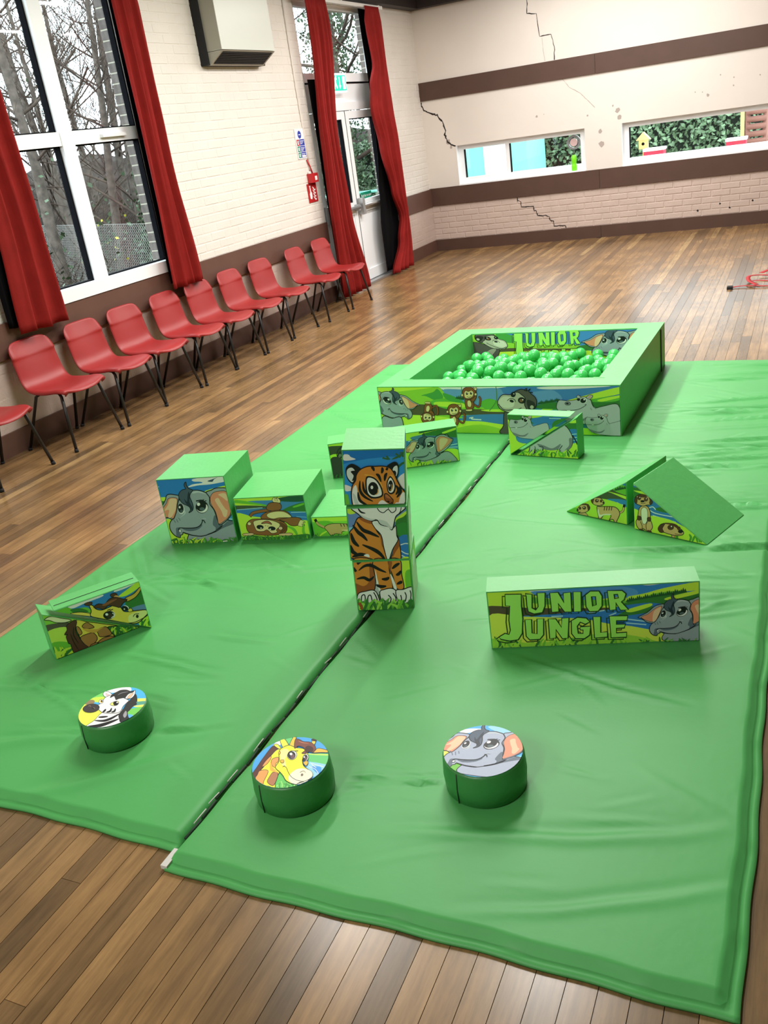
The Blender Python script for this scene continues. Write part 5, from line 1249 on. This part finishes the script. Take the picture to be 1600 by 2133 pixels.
a = Art().at(510, 1515, .125); sky(a, 0, 0, 1600, 1200, '#3f98ea'); a.f('#f4f8fc', '880 120 1000 90 1140 130 1160 160 1000 140'); a.f('#5cbc70', '680 200 720 130 830 180 760 260'); a.f('#f0f6fa', '480 280 560 210 620 170 620 260 540 300'); a.f('#58b868', '1040 440 1420 430 1420 600 1300 590 1100 560'); a.f('#b4e060', '1060 420 1400 430 1400 455 1100 440'); a.f('#8cc4ee', '1020 560 1300 590 1380 640 1240 780 1140 800 1040 660'); a.f('#3f90e0', '1130 640 1280 650 1260 760 1180 720')
for q in ('1080 640 1180 680 1240 760', '1100 580 1240 620 1320 640', '1120 600 1200 660'): a.st('#e8f4fc', q, 9)
a.f('#58b454', '500 1040 540 860 600 740 700 880 900 960 820 1040'); tufts(a, 520, 860, 1000, 110, 26, ('#58b454', '#8cd070', '#3c9440'), 4)
yy, yd, tp = '#f8d838', '#e8a83c', '#dc9450'
a.f('#4a241c', '480 300 580 340 440 460 330 620 250 760 170 850 130 780 220 640 330 480', 7); a.f(yy, '570 350 440 470 330 640 260 720 190 850 330 980 500 1010 520 900 590 740 700 700 760 560 720 380', 9)
for q in ('440 470 445 510 380 600 300 645 350 560', '450 560 480 510 570 490 565 560 530 590 520 655 470 630', '265 710 400 715 330 880 300 940 190 850 220 780', '480 740 560 750 540 860 480 960 385 900 430 800'): a.f(tp, q, 7)
a.f('#a06a48', '480 740 560 750 540 860 480 960 385 900 430 800', 7); a.f(yd, '440 560 430 680 460 720 580 750 560 740 480 660'); a.f('#3a2018', '360 965 420 970 480 1005 400 1000')
a.f('#fad848', '490 280 560 275 620 350 560 340', 7); a.f('#fad848', '605 190 655 165 740 290 660 340 610 250', 8); a.f(yd, '1180 380 1240 340 1390 375 1395 410 1280 410 1140 415', 8)
a.f('#f0b838', '830 140 875 130 860 190 850 310 760 280', 7); a.f('#3a2018', '810 120 905 110 880 150 820 150', 5); a.f('#f0c040', '1140 215 1190 215 1170 280 1130 250', 6); a.f('#3a2018', '1125 190 1220 185 1190 220 1140 215', 5)
a.f(yy, '600 360 680 310 760 290 860 330 990 350 1060 430 1000 480 970 540 990 630 1060 690 1120 730 1140 790 1080 860 1000 900 900 940 800 930 700 880 650 800 600 740 520 660 580 560 580 440', 9); a.f('#fcf0c4', '780 760 880 690 1000 680 1110 720 1140 790 1080 870 960 930 860 940 760 900 740 830'); a.f('#f8f090', '600 400 700 350 760 420 680 520 700 640 620 600')
a.st(K, '650 640 700 660 740 750 800 830 900 880 1000 890 1100 850', 8); a.st(K, '640 655 680 630', 7); a.f(K, '870 940 940 920 1000 900 930 905', 0); a.f(K, '1060 880 1100 840 1140 820 1120 850', 0)
a.f('#6a382a', '860 190 920 195 990 230 1100 240 1170 290 1190 350 1150 410 1080 400 1020 430 960 425 1010 380 990 330 900 305 850 345 835 310 840 250', 8); a.f('#3c1c16', '1020 330 1080 300 1150 340 1140 400 1080 400 1030 420'); a.st('#b06a50', '900 220 980 250 1080 260', 12, taper=True)
a.e('#ffffff', 800, 458, 82, 72, -35, 7); a.e(K, 790, 458, 66, 70, -35); a.e('#5a4048', 808, 480, 38, 40); a.e('#ffffff', 782, 438, 24, 22); a.st(K, '830 390 900 385', 9); a.e('#ffffff', 1025, 500, 46, 62, 20, 6); a.e(K, 1018, 504, 38, 54, 20); a.e('#5a4048', 1030, 516, 18, 28); a.e('#ffffff', 1002, 490, 13, 16); a.f(yd, '985 580 1050 555 1065 590 1030 635', 6); a.e('#6a5a50', 965, 785, 22, 18, -50); a.st('#8a7a60', '930 745 990 720 1025 750', 6); a.e(yd, 590, 420, 15, 24, 10, 6); a.f(yd, '605 545 660 540 655 585 615 582', 6)
top('dgir', [(576.2, 1521.3), (715.9, 1545.5), (639.0, 1655.2), (491.8, 1624.9)], a, 'printed giraffe face')
a = Art().at(150, 1415, .1125); sky(a, 0, 0, 1600, 1100, '#44a4f0'); a.f('#e8f6fa', '560 200 760 130 1050 110 1100 200 860 230 700 230'); a.f('#6cc05c', '500 260 620 230 640 330 400 360'); a.f('#b8ec4c', '330 340 600 310 600 400 460 410 340 370'); a.f('#7c6c50', '230 450 330 370 430 380 400 450 270 480'); a.f('#d0f050', '90 480 260 450 560 590 480 700 260 850 90 760'); a.f('#68b850', '1050 560 1250 500 1380 440 1380 640 1200 700 1060 720'); a.f('#d8f060', '1180 350 1400 340 1400 380 1240 400'); a.f('#d8f060', '1160 480 1380 450 1360 490 1200 500'); a.f('#4c8c7c', '1200 410 1380 390 1370 440 1200 460'); a.f('#58a0dc', '1040 640 1140 650 1100 730 1040 710')
W = '#fafafa'
a.f(W, '280 850 420 750 560 610 700 560 1000 560 1050 680 1080 740 900 850 600 920 340 900', 7)
for q, w_ in (('500 690 580 685 680 675', 34), ('430 750 600 755 740 710 900 620', 44), ('300 860 480 850 640 810 880 720', 60)): a.st(K, q, w_, taper=True)
a.f('#2a2a2c', '880 640 960 540 1000 470 1060 400 1120 340 1180 260 1210 300 1220 380 1200 420 1210 450 1140 490 1080 560 1040 600 1060 700 1080 730 920 780 890 730', 6); a.f('#8a8a90', '960 650 1010 570 1030 640 990 700')
a.f(W, '590 260 620 215 680 215 740 250 770 290 700 320 620 310', 8); a.f('#f0b4b0', '640 250 690 270 730 300 660 295', 3)
a.f(W, '540 440 600 360 640 320 740 280 850 290 960 330 1060 380 1020 430 960 490 900 590 760 620 620 610 540 580 470 480', 8)
a.f('#2a2a2c', '720 330 760 270 850 220 920 190 1020 185 1100 210 1160 200 1120 270 1060 310 980 330 880 350 830 370 810 330 790 300', 6); a.st('#707078', '860 280 940 240 1060 220', 12, taper=True)
a.f(W, '1000 340 1060 260 1140 230 1185 190 1180 260 1140 320 1080 350', 8); a.f('#f4b090', '1040 330 1080 280 1150 240 1120 300 1070 345', 4)
a.e(W, 555, 400, 46, 36, -30, 6); a.e('#b8a040', 560, 398, 26, 26); a.e(K, 568, 392, 16, 18); a.f('#e8e070', '720 450 780 410 860 395 880 430 840 470 760 475', 7); a.e(K, 825, 436, 48, 40, -10); a.e('#ffffff', 850, 420, 14, 11)
for q in ('580 600 620 570 640 540', '650 600 720 580 750 520', '740 600 800 580 820 530'): a.st(K, q, 34, taper=True)
a.e('#3a3638', 370, 525, 155, 78, -8, 5); a.st('#8a7a60', '320 490 350 480 365 500', 7); a.st('#8a7a60', '390 540 420 515 440 540', 7); a.e(K, 400, 530, 26, 12, 20)
top('dzeb', [(227.0, 1420.6), (336.8, 1438.4), (245.4, 1525.3), (131.5, 1503.5)], a, 'printed zebra face')

# ---- ball pool pictures -------------------------------------------------------------------------------
a = Art().at(785, 795, .16875)
sky(a, 0, 0, 3200, 720, '#3c74b4'); a.f('#eef6fa', '720 40 1000 40 1600 45 1450 75 1200 75 900 100 780 70'); a.f('#eef6fa', '2000 60 2400 40 2900 45 2500 75 2100 85'); a.f('#5c8cc0', '820 95 1100 85 1500 70 1600 140 1900 120 2200 100 2200 260 1000 260')
a.f('#84bc34', '0 40 700 50 820 100 860 160 980 190 1100 260 1600 360 1600 420 0 420'); a.f(LG, '0 40 520 45 700 60 300 110 100 130 0 120'); a.f('#3f8c3c', '560 160 700 120 760 80 830 180 760 230 620 170'); a.f('#58a438', '700 220 1000 200 1100 300 700 330'); a.f(LG, '740 240 1050 250 1080 310 760 290'); a.f('#3f8c3c', '830 130 980 180 1090 250 960 240 860 200')
pines(a, 1000, 200, 1070, 215, 4, 60); a.f('#4a4430', '440 280 700 280 900 330 1300 330 1600 360 1600 400 1000 400 440 400'); a.f('#58a438', '1280 260 1400 200 1560 260 1600 340 1400 350'); a.f(LG, '1300 340 1560 330 1600 360 1400 360')
a.f('#3c74b4', '1050 420 1300 395 1600 390 1900 400 2000 500 1600 510 1300 490'); a.st('#d8ecf8', '1150 440 1200 430 1180 450 1300 460', 12); a.f('#b8d83c', '0 400 440 400 800 420 1060 470 1300 480 1600 520 2100 540 3000 600 3000 740 0 740'); a.f('#8cbc34', '900 600 1300 520 1700 640 1700 740 900 740')
a.f(LG, '2050 330 2300 240 2700 130 3050 50 3050 130 2700 200 2400 260 2100 360'); a.f('#58a438', '2200 320 2700 200 3050 160 3050 220 2600 270 2300 330'); pines(a, 2010, 270, 2260, 230, 16, 50); a.f(DG, '2000 280 2260 240 2900 240 3050 200 3050 330 2400 330 2000 320'); a.f(LG, '2750 210 3050 150 3050 175 2800 235')
a.st('#4a7a40', '1480 40 1485 220 1400 350', 9); a.st('#4a7a40', '1055 40 1060 130', 9)
a.fitaff(ES, [(205, 68), (148, 214), (300, 228), (160, 325), (405, 458)]); elephant(a, 'tip', False); a.back(); a.f('#87939c', '80 430 200 440 320 440 330 720 60 720', 9)
br, be = '#7a4424', '#dcc08a'
def monk(cx, cy, s, flip):
    a.fitaff([(0, 0), (100, 0), (0, 100)], [(cx, cy), (cx+s*100, cy), (cx, cy+s*100*flip)])
    a.st(K, '60 120 120 150 140 60 120 20', 26); a.st(br, '60 120 120 150 140 60 122 24', 18); a.f(br, '-50 60 -20 40 30 50 60 110 50 170 0 190 -40 160', 6); a.f(be, '-20 80 10 70 30 110 20 150 -15 140', 4); a.f(br, '20 60 60 20 60 -60 85 -60 90 30 50 90', 6); a.f(be, '55 -60 50 -95 70 -80 85 -100 95 -70 85 -55', 5)
    a.f(br, '-85 -30 -60 -80 0 -95 55 -75 80 -20 60 30 10 55 -50 50 -80 20', 7); a.f(be, '-60 -20 -40 -50 -5 -40 30 -55 55 -25 45 20 0 45 -50 35', 5); a.e(K, -25, -15, 13, 17); a.e(K, 25, -18, 13, 17); a.e('#ffffff', -22, -22, 5, 5); a.e('#ffffff', 29, -25, 5, 5); a.e(be, -85, 5, 14, 16, 0, 4); a.e(be, 82, -5, 14, 16, 0, 4); a.st(K, '-25 22 0 30 30 18', 5); a.f(be, '-40 185 0 180 40 180 30 200 -30 200', 4); a.back()
monk(1150, 150, 1.0, 1); monk(965, 355, .95, 1); monk(640, 420, .9, -1)
gx = lambda x, y: ((x*.175+1030-785)/.16875, (y*.175+800-795)/.16875)
a.fitaff([(0, 0), (600, 0), (0, 580)], [gx(0, 0), gx(600, 0), gx(0, 580)]); gorilla(a)
a.fitaff(HS, [gx(768, 198), gx(1070, 175), gx(1105, 240), gx(780, 300)]); hippo(a); a.fitaff(HS, [gx(1103, 395), gx(1292, 382), gx(1315, 432), gx(1110, 468)]); hippo(a); a.back()
lay(a, [(786.6, 804.1), (1293.9, 800.1), (1297.3, 907.0), (800.0, 898.3)], POOLW['front'], lambda u, v, off: (u*PW-w2, -d2-off, v*PH), inset(SQ, .007, .035), 'printed jungle picture of elephant, monkeys, gorilla and hippos')
a = Art().at(970, 665, .2375)
sky(a, 0, 0, 1600, 526, '#3c78bc'); a.f('#eef6fa', '200 90 500 70 880 65 700 90 420 105 300 110'); a.f('#eef6fa', '1100 80 1250 60 1560 50 1300 75'); a.f('#84bc34', '80 90 260 90 340 130 440 140 520 200 1000 220 1000 300 80 300'); a.f('#3f8c3c', '280 110 420 140 430 200 300 180'); a.f('#4a4430', '350 250 700 250 1000 255 1000 300 350 300'); a.f(DG, '1000 230 1160 210 1200 250 1000 270'); a.f('#b8d83c', '80 300 1500 290 1500 520 80 520')
a.fitaff([(60, 220), (340, 180), (218, 190), (250, 560)], [(372, 235), (208, 162), (262, 190), (200, 330)]); gorilla(a)
a.fitaff([(178, 240), (1035, 240), (178, 385)], [(430, 108), (1018, 103), (430, 240)]); lettering(a)
a.fitaff(ES, [(1300, 60), (1372, 165), (1228, 172), (1360, 250), (1165, 330)]); elephant(a, 'tip', False); a.back()
lay(a, [(984.2, 694.3), (1330.8, 682.1), (1332.9, 771.4), (992.2, 776.3)], POOLW['back'], lambda u, v, off: (-w2+PT+u*(PW-2*PT), d2-PT-off, v*PH), inset(SQ, .006, .05), 'printed lettering JUNIOR JUNGLE inside the pool')

# ================================================================ OUTSIDE
ground = struct('ground', bx(-30, -WT-.001, -10, 40, -.35, -.16), M['earth'], 'leaf covered ground outside the window')
struct('terrace', bx(-WT, 14, YB+.301, 40, -.35, -.16), M['concrete'], 'pale paved yard beyond the end wall')
# earth bank under the trees
bm = B(); rr = random.Random(3); nx, ny = 24, 60; G = []
for i in range(nx+1):
    for j in range(ny+1):
        x = -5.5-12*i/nx; y = 2+34*j/ny
        h_ = 2.2*(1-math.exp(-((-5.5-x)/4.0)**2))+.18*math.sin(y*1.3+x)+.1*rr.uniform(-1, 1)-.16
        G.append(bm.verts.new((x, y, max(h_, -.155) if i else -.2)))
for i in range(nx):
    for j in range(ny):
        a = i*(ny+1)+j; bm.faces.new((G[a], G[a+1], G[a+ny+2], G[a+ny+1])).smooth = True
bmesh.ops.recalc_face_normals(bm, faces=bm.faces)
struct('hill', bm, M['earth'], 'brown leaf-covered bank under the trees')

def grow(bm, p, d, L, r, depth, rr, spread, n, mn):
    pts = [p]; q = p; dd = d.copy()
    seg = 5 if depth > 2 else 4
    for k in range(seg):
        dd = (dd+Vector((rr.uniform(-1, 1), rr.uniform(-1, 1), rr.uniform(-.5, 1)))*.14).normalized()
        q = q+dd*L/seg; pts.append(q)
    tip = max(r*.62, mn)
    tube(bm, pts, [r+(tip-r)*k/seg for k in range(seg+1)], n if depth > 1 else 4, cap=False)
    if depth <= 0: return
    for k in range(rr.choice((2, 3, 3)) if depth > 1 else 4):
        f = rr.uniform(.35, 1); i = min(int(f*seg), seg-1); b0 = pts[i].lerp(pts[i+1], f*seg-i)
        nd = (dd*.75+Vector((rr.uniform(-1, 1), rr.uniform(-1, 1), rr.uniform(-.4, .9)))*spread).normalized()
        grow(bm, b0, nd, L*rr.uniform(.55, .8), tip*rr.uniform(.5, .8), depth-1, rr, spread, n, mn)
def leaves(n, gen, size, rr):
    V, F = [], []
    for k in range(n):
        c = gen(); a = Vector((rr.gauss(0, 1), rr.gauss(0, 1), rr.gauss(0, 1))).normalized(); b = a.orthogonal().normalized(); s = size*rr.uniform(.6, 1.3)
        q = [c+a*s, c+b*s*.6, c-a*s*.8, c-b*s*.6]; i = len(V); V += [tuple(v) for v in q]; F.append((i, i+1, i+2, i+3))
    me = bpy.data.meshes.new('leaves'); me.from_pydata(V, [], F); return me
TL = [('bare grey tree leaning beyond the wire fence, left pane', -4.6, 9.75, .10, 5.6, 1, 0), ('bare pale tree with forked trunk in the centre of the right pane', -4.2, 10.45, .075, 5.2, 2, 0), ('dark ivy clad tree beside the brick reveal of the window', -3.3, 10.1, .085, 5.4, 5, 1),
      ('thin bare tree far up the bank', -7.5, 13.2, .08, 5.0, 9, 0), ('ivy clad tree seen through the fire door glass', -2.8, 15.2, .16, 6.0, 6, 1), ('bare bushy tree beyond the fanlight', -4.5, 17.5, .10, 6.0, 7, 0), ('slender tree between the trunks on the bank', -6.2, 11.9, .07, 5.2, 12, 0)]
for lab, x, y, r, H, sd, ivy in TL:
    rr = random.Random(sd); t = thing('tree', lab, 'tree', (x, y, -.2), 0, 'winter trees outside')
    bm = B(); pts = [Vector((0, 0, 0))]; d = Vector((rr.uniform(-.12, .12), rr.uniform(-.12, .12), 1)).normalized(); q = pts[0]
    for k in range(8):
        d = (d+Vector((rr.uniform(-1, 1), rr.uniform(-1, 1), .4))*.07).normalized(); q = q+d*H/8; pts.append(q)
    tube(bm, pts, [r*(1-.75*k/8) for k in range(9)], 9, cap=False); obj('trunk', bm, M['barkd' if ivy else 'bark'], t)
    bm = B()
    for k in range(15):
        i = rr.randint(1, 7); b0 = pts[i].lerp(pts[i+1], rr.random()); a = rr.uniform(0, 6.28)
        grow(bm, b0, Vector((math.cos(a), math.sin(a), rr.uniform(.1, .9))).normalized(), rr.uniform(.9, 1.7), r*(1-.75*i/8)*.30, 4 if k < 7 else 3, rr, .8, 5, .003)
    o = obj('branches', bm, M['twig'], t); o['kind'] = 'stuff'
    if ivy:
        def gen():
            i = rr.uniform(0, 5.6); k = int(i); c = pts[k].lerp(pts[k+1], i-k); a = rr.uniform(0, 6.28); return c+Vector((math.cos(a), math.sin(a), 0))*r*rr.uniform(.9, 3.2)
        me = leaves(4600, gen, .034, rr); me.materials.append(M['leafd']); o = link(bpy.data.objects.new('ivy', me), t); o['kind'] = 'stuff'
# more of the same trees further up the bank
far = [o for o in COL.objects if o.name.startswith('tree') and o.parent is None]
FT = [('thin tree high on the bank behind the left pane', 0, -8.2, 13.6, .95, 1.0), ('thin tree high on the bank behind the mullion', 1, -8.8, 15.6, 1.05, 2.1), ('thin tree high on the bank behind the right pane', 3, -7.2, 14.6, 1.1, 3.3), ('twiggy tree behind the forked one', 6, -5.6, 12.9, .95, 4.2), ('twiggy tree between left and centre trunks', 5, -6.6, 12.4, .85, 5.0), ('twiggy tree near the fanlight edge', 0, -5.8, 19.5, 1.0, .6), ('thin tree far behind the fanlight', 3, -7.5, 21.0, 1.1, 1.7)]
for lab, k, x, y, sc, rz in FT:
    src = far[k]; c = src.copy(); COL.objects.link(c); c.location = (x, y, 1.0 if x < -7 else .2); c.rotation_euler = (0, 0, rz); c.scale = (sc, sc, sc); c['label'] = lab
    for ch in src.children:
        d = ch.copy(); COL.objects.link(d); d.parent = c
# thicket of twigs and ivy on the ground behind the fence
rr = random.Random(31); bm = B()
for k in range(2600):
    y = rr.uniform(7, 19); x = rr.uniform(-8.5, -2.9)-max(0, (9-y))*.3
    z0 = 2.2*(1-math.exp(-(max(0, -5.5-x)/4.0)**2))-.2
    p = Vector((x, y, z0)); d = Vector((rr.uniform(-1, 1), rr.uniform(-1, 1), rr.uniform(.3, 1.6))).normalized(); pts = [p]
    for j in range(5):
        d = (d+Vector((rr.uniform(-1, 1), rr.uniform(-1, 1), rr.uniform(-.8, .5)))*.35).normalized(); p = p+d*rr.uniform(.15, .42); pts.append(p)
    tube(bm, pts, [.007-.001*j for j in range(6)], 3, cap=False)
tag(obj('undergrowth', bm, M['twig']), 'tangled bare twigs behind the wire fence', 'undergrowth', kind='stuff')
def gen():
    y = rr.uniform(7.5, 19); x = rr.uniform(-7.5, -2.6); return Vector((x, y, 2.2*(1-math.exp(-(max(0, -5.5-x)/4.0)**2))-.2+abs(rr.gauss(0, .75))))
me = leaves(3200, gen, .04, rr); me.materials.append(M['leafd']); tag(link(bpy.data.objects.new('ivy_leaves', me)), 'dark green ivy leaves in the thicket', 'leaves', kind='stuff')
me = leaves(22, lambda: Vector((rr.uniform(-3.6, -2.4), rr.uniform(8.3, 10), rr.uniform(.1, 1.2))), .024, rr); me.materials.append(M['leafy']); tag(link(bpy.data.objects.new('yellow_leaves', me)), 'few yellow bramble leaves near the wire fence', 'leaves', kind='stuff')
# chain-link fence, oblique to the wall
A_, B_ = Vector((-.9, 7.70, 0)), Vector((-8.4, 12.07, 0)); dv = (B_-A_); FL = dv.length; dv.normalize(); FH = 1.10
f = thing('wire_fence', 'chain-link wire fence outside the tall window', 'fence', (A_.x, A_.y, -.16), math.atan2(dv.y, dv.x))
FZ = FH+.16
bm = B(); P_ = .062; nD = int(FL/P_)
for k in range(-int(FZ/P_), nD):
    for sgn in (1, -1):
        x0 = k*P_ if sgn > 0 else k*P_+FZ
        a = (x0, 0); b = (x0+sgn*FZ, FZ)
        def cl(p, q):
            if p[0] > q[0]: p, q = q, p
            if q[0] < 0 or p[0] > FL: return None
            t0 = max(0, -p[0]/(q[0]-p[0])); t1 = min(1, (FL-p[0])/(q[0]-p[0])); l = lambda t_: (p[0]+(q[0]-p[0])*t_, p[1]+(q[1]-p[1])*t_); return l(t0), l(t1)
        c = cl(a, b)
        if c: tube(bm, [(c[0][0], .002*sgn, c[0][1]), (c[1][0], .002*sgn, c[1][1])], .0017, 3, cap=False)
o = obj('wire_mesh', bm, M['wire'], f); o['kind'] = 'stuff'
for z in (.15, FZ): bm = B(); tube(bm, [(0, 0, z), (FL, 0, z)], .0022, 4); obj('line_wire', bm, M['wire'], f)
for x in (.0, 2.9, 5.8, FL): bm = B(); tube(bm, [(x, .03, 0), (x, .03, FZ+.03)], .022, 8); obj('post', bm, M['barkd'], f)
# handrail seen through the door
h2 = thing('handrail', 'teal metal handrail outside the fire door', 'handrail', (-1.2, 12.2, -.16))
bm = B(); tube(bm, [(-.9, 0, 1.06), (.75, .25, 1.06)], .022, 8); obj('rail', bm, M['teal'], h2)
for k, (x, y) in enumerate(((-.6, .05), (.55, .22))): bm = B(); tube(bm, [(x, y, 0), (x, y, 1.06)], .02, 8); obj('post', bm, M['teal'], h2)

# beyond the end wall: hedge, shed, planters, bird house, log climber
rr = random.Random(8)
hd = thing('hedge', 'dense green hedge beyond the low windows', 'hedge', (0, 0, 0))
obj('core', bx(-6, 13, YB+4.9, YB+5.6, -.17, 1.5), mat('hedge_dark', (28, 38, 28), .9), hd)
me = leaves(11000, lambda: Vector((rr.uniform(-4, 8), YB+4.88-abs(rr.gauss(0, .12)), rr.uniform(.2, 1.55))), .05, rr); me.materials.append(M['hedge']); o = link(bpy.data.objects.new('leaves', me), hd); o['kind'] = 'stuff'
sh = thing('garden_shed', 'pale teal shed with a white door outside the first low window', 'shed', (.05, YB+3.2, -.16))
obj('walls', bx(-1.3, .48, 0, 1.2, 0, 1.75), M['teal'], sh)
obj('door', bx(-.26, .16, -.03, 0, .0, 1.7), M['white'], sh)
obj('door_panel', bx(-.16, .02, -.04, -.03, .5, 1.55), mat('pale_teal', (190, 230, 222), .5), sh)
rf = prism([(-1.4, 1.75), (.58, 1.75), (-.4, 2.0)], -.1, 1.3); obj('roof', rf, M['dark'], sh)
def planter(lab, x, y, w_):
    t = thing('planter_box', lab, 'planter', (x, y, -.16))
    H = 1.12
    bm = B(); box(bm, 0, w_, 0, .25, .92, H); obj('tub', bevel(bm, .01, 2), M['pinkred'], t)
    bm = B(); box(bm, -.01, w_+.01, -.012, .262, H-.025, H+.008); obj('rim', bevel(bm, .005, 1), M['signwhite'], t)
    for q in (.03, w_-.05): obj('leg', bx(q, q+.03, .1, .14, 0, .92), M['pinkred'], t)
planter('red planter box on legs beside the bird house', 2.75, YB+1.0, .26)
planter('red planter box on legs in front of the log climber', 3.80, YB+1.0, .24)
bh = thing('bird_house', 'small pale wooden bird house on a post outside the low window', 'bird house', (2.70, YB+1.35, -.16))
obj('post', bx(-.015, .015, -.015, .015, 0, 1.12), M['wood'], bh)
obj('box', bevel(bx(-.06, .06, -.05, .05, 1.12, 1.24), .004, 1), M['wood'], bh)
obj('roof', prism([(-.095, 1.235), (.095, 1.235), (0, 1.335)], -.075, .075), M['wood'], bh)
o = obj('hole', ring_xz(.001, .02, -.053, -.051, 16), M['gasket'], bh); o.location = (0, 0, 1.185)
lc = thing('log_climber', 'brown log climbing frame with a yellow post outside', 'climbing frame', (3.93, YB+2.0, -.16))
obj('yellow_post', bevel(bx(-.02, .03, -.03, .03, 0, 1.75), .006, 1), M['wood'], lc)
for x in (.07, .30): bm = B(); tube(bm, [(x, 0, 0), (x, 0, 1.7)], .035, 10); obj('upright', bm, M['brownwood'], lc)
for k in range(15): bm = B(); tube(bm, [(.06, -.02, .25+k*.095), (.31, -.02, .25+k*.095)], .038, 10); obj('log', bm, M['brownwood'], lc)
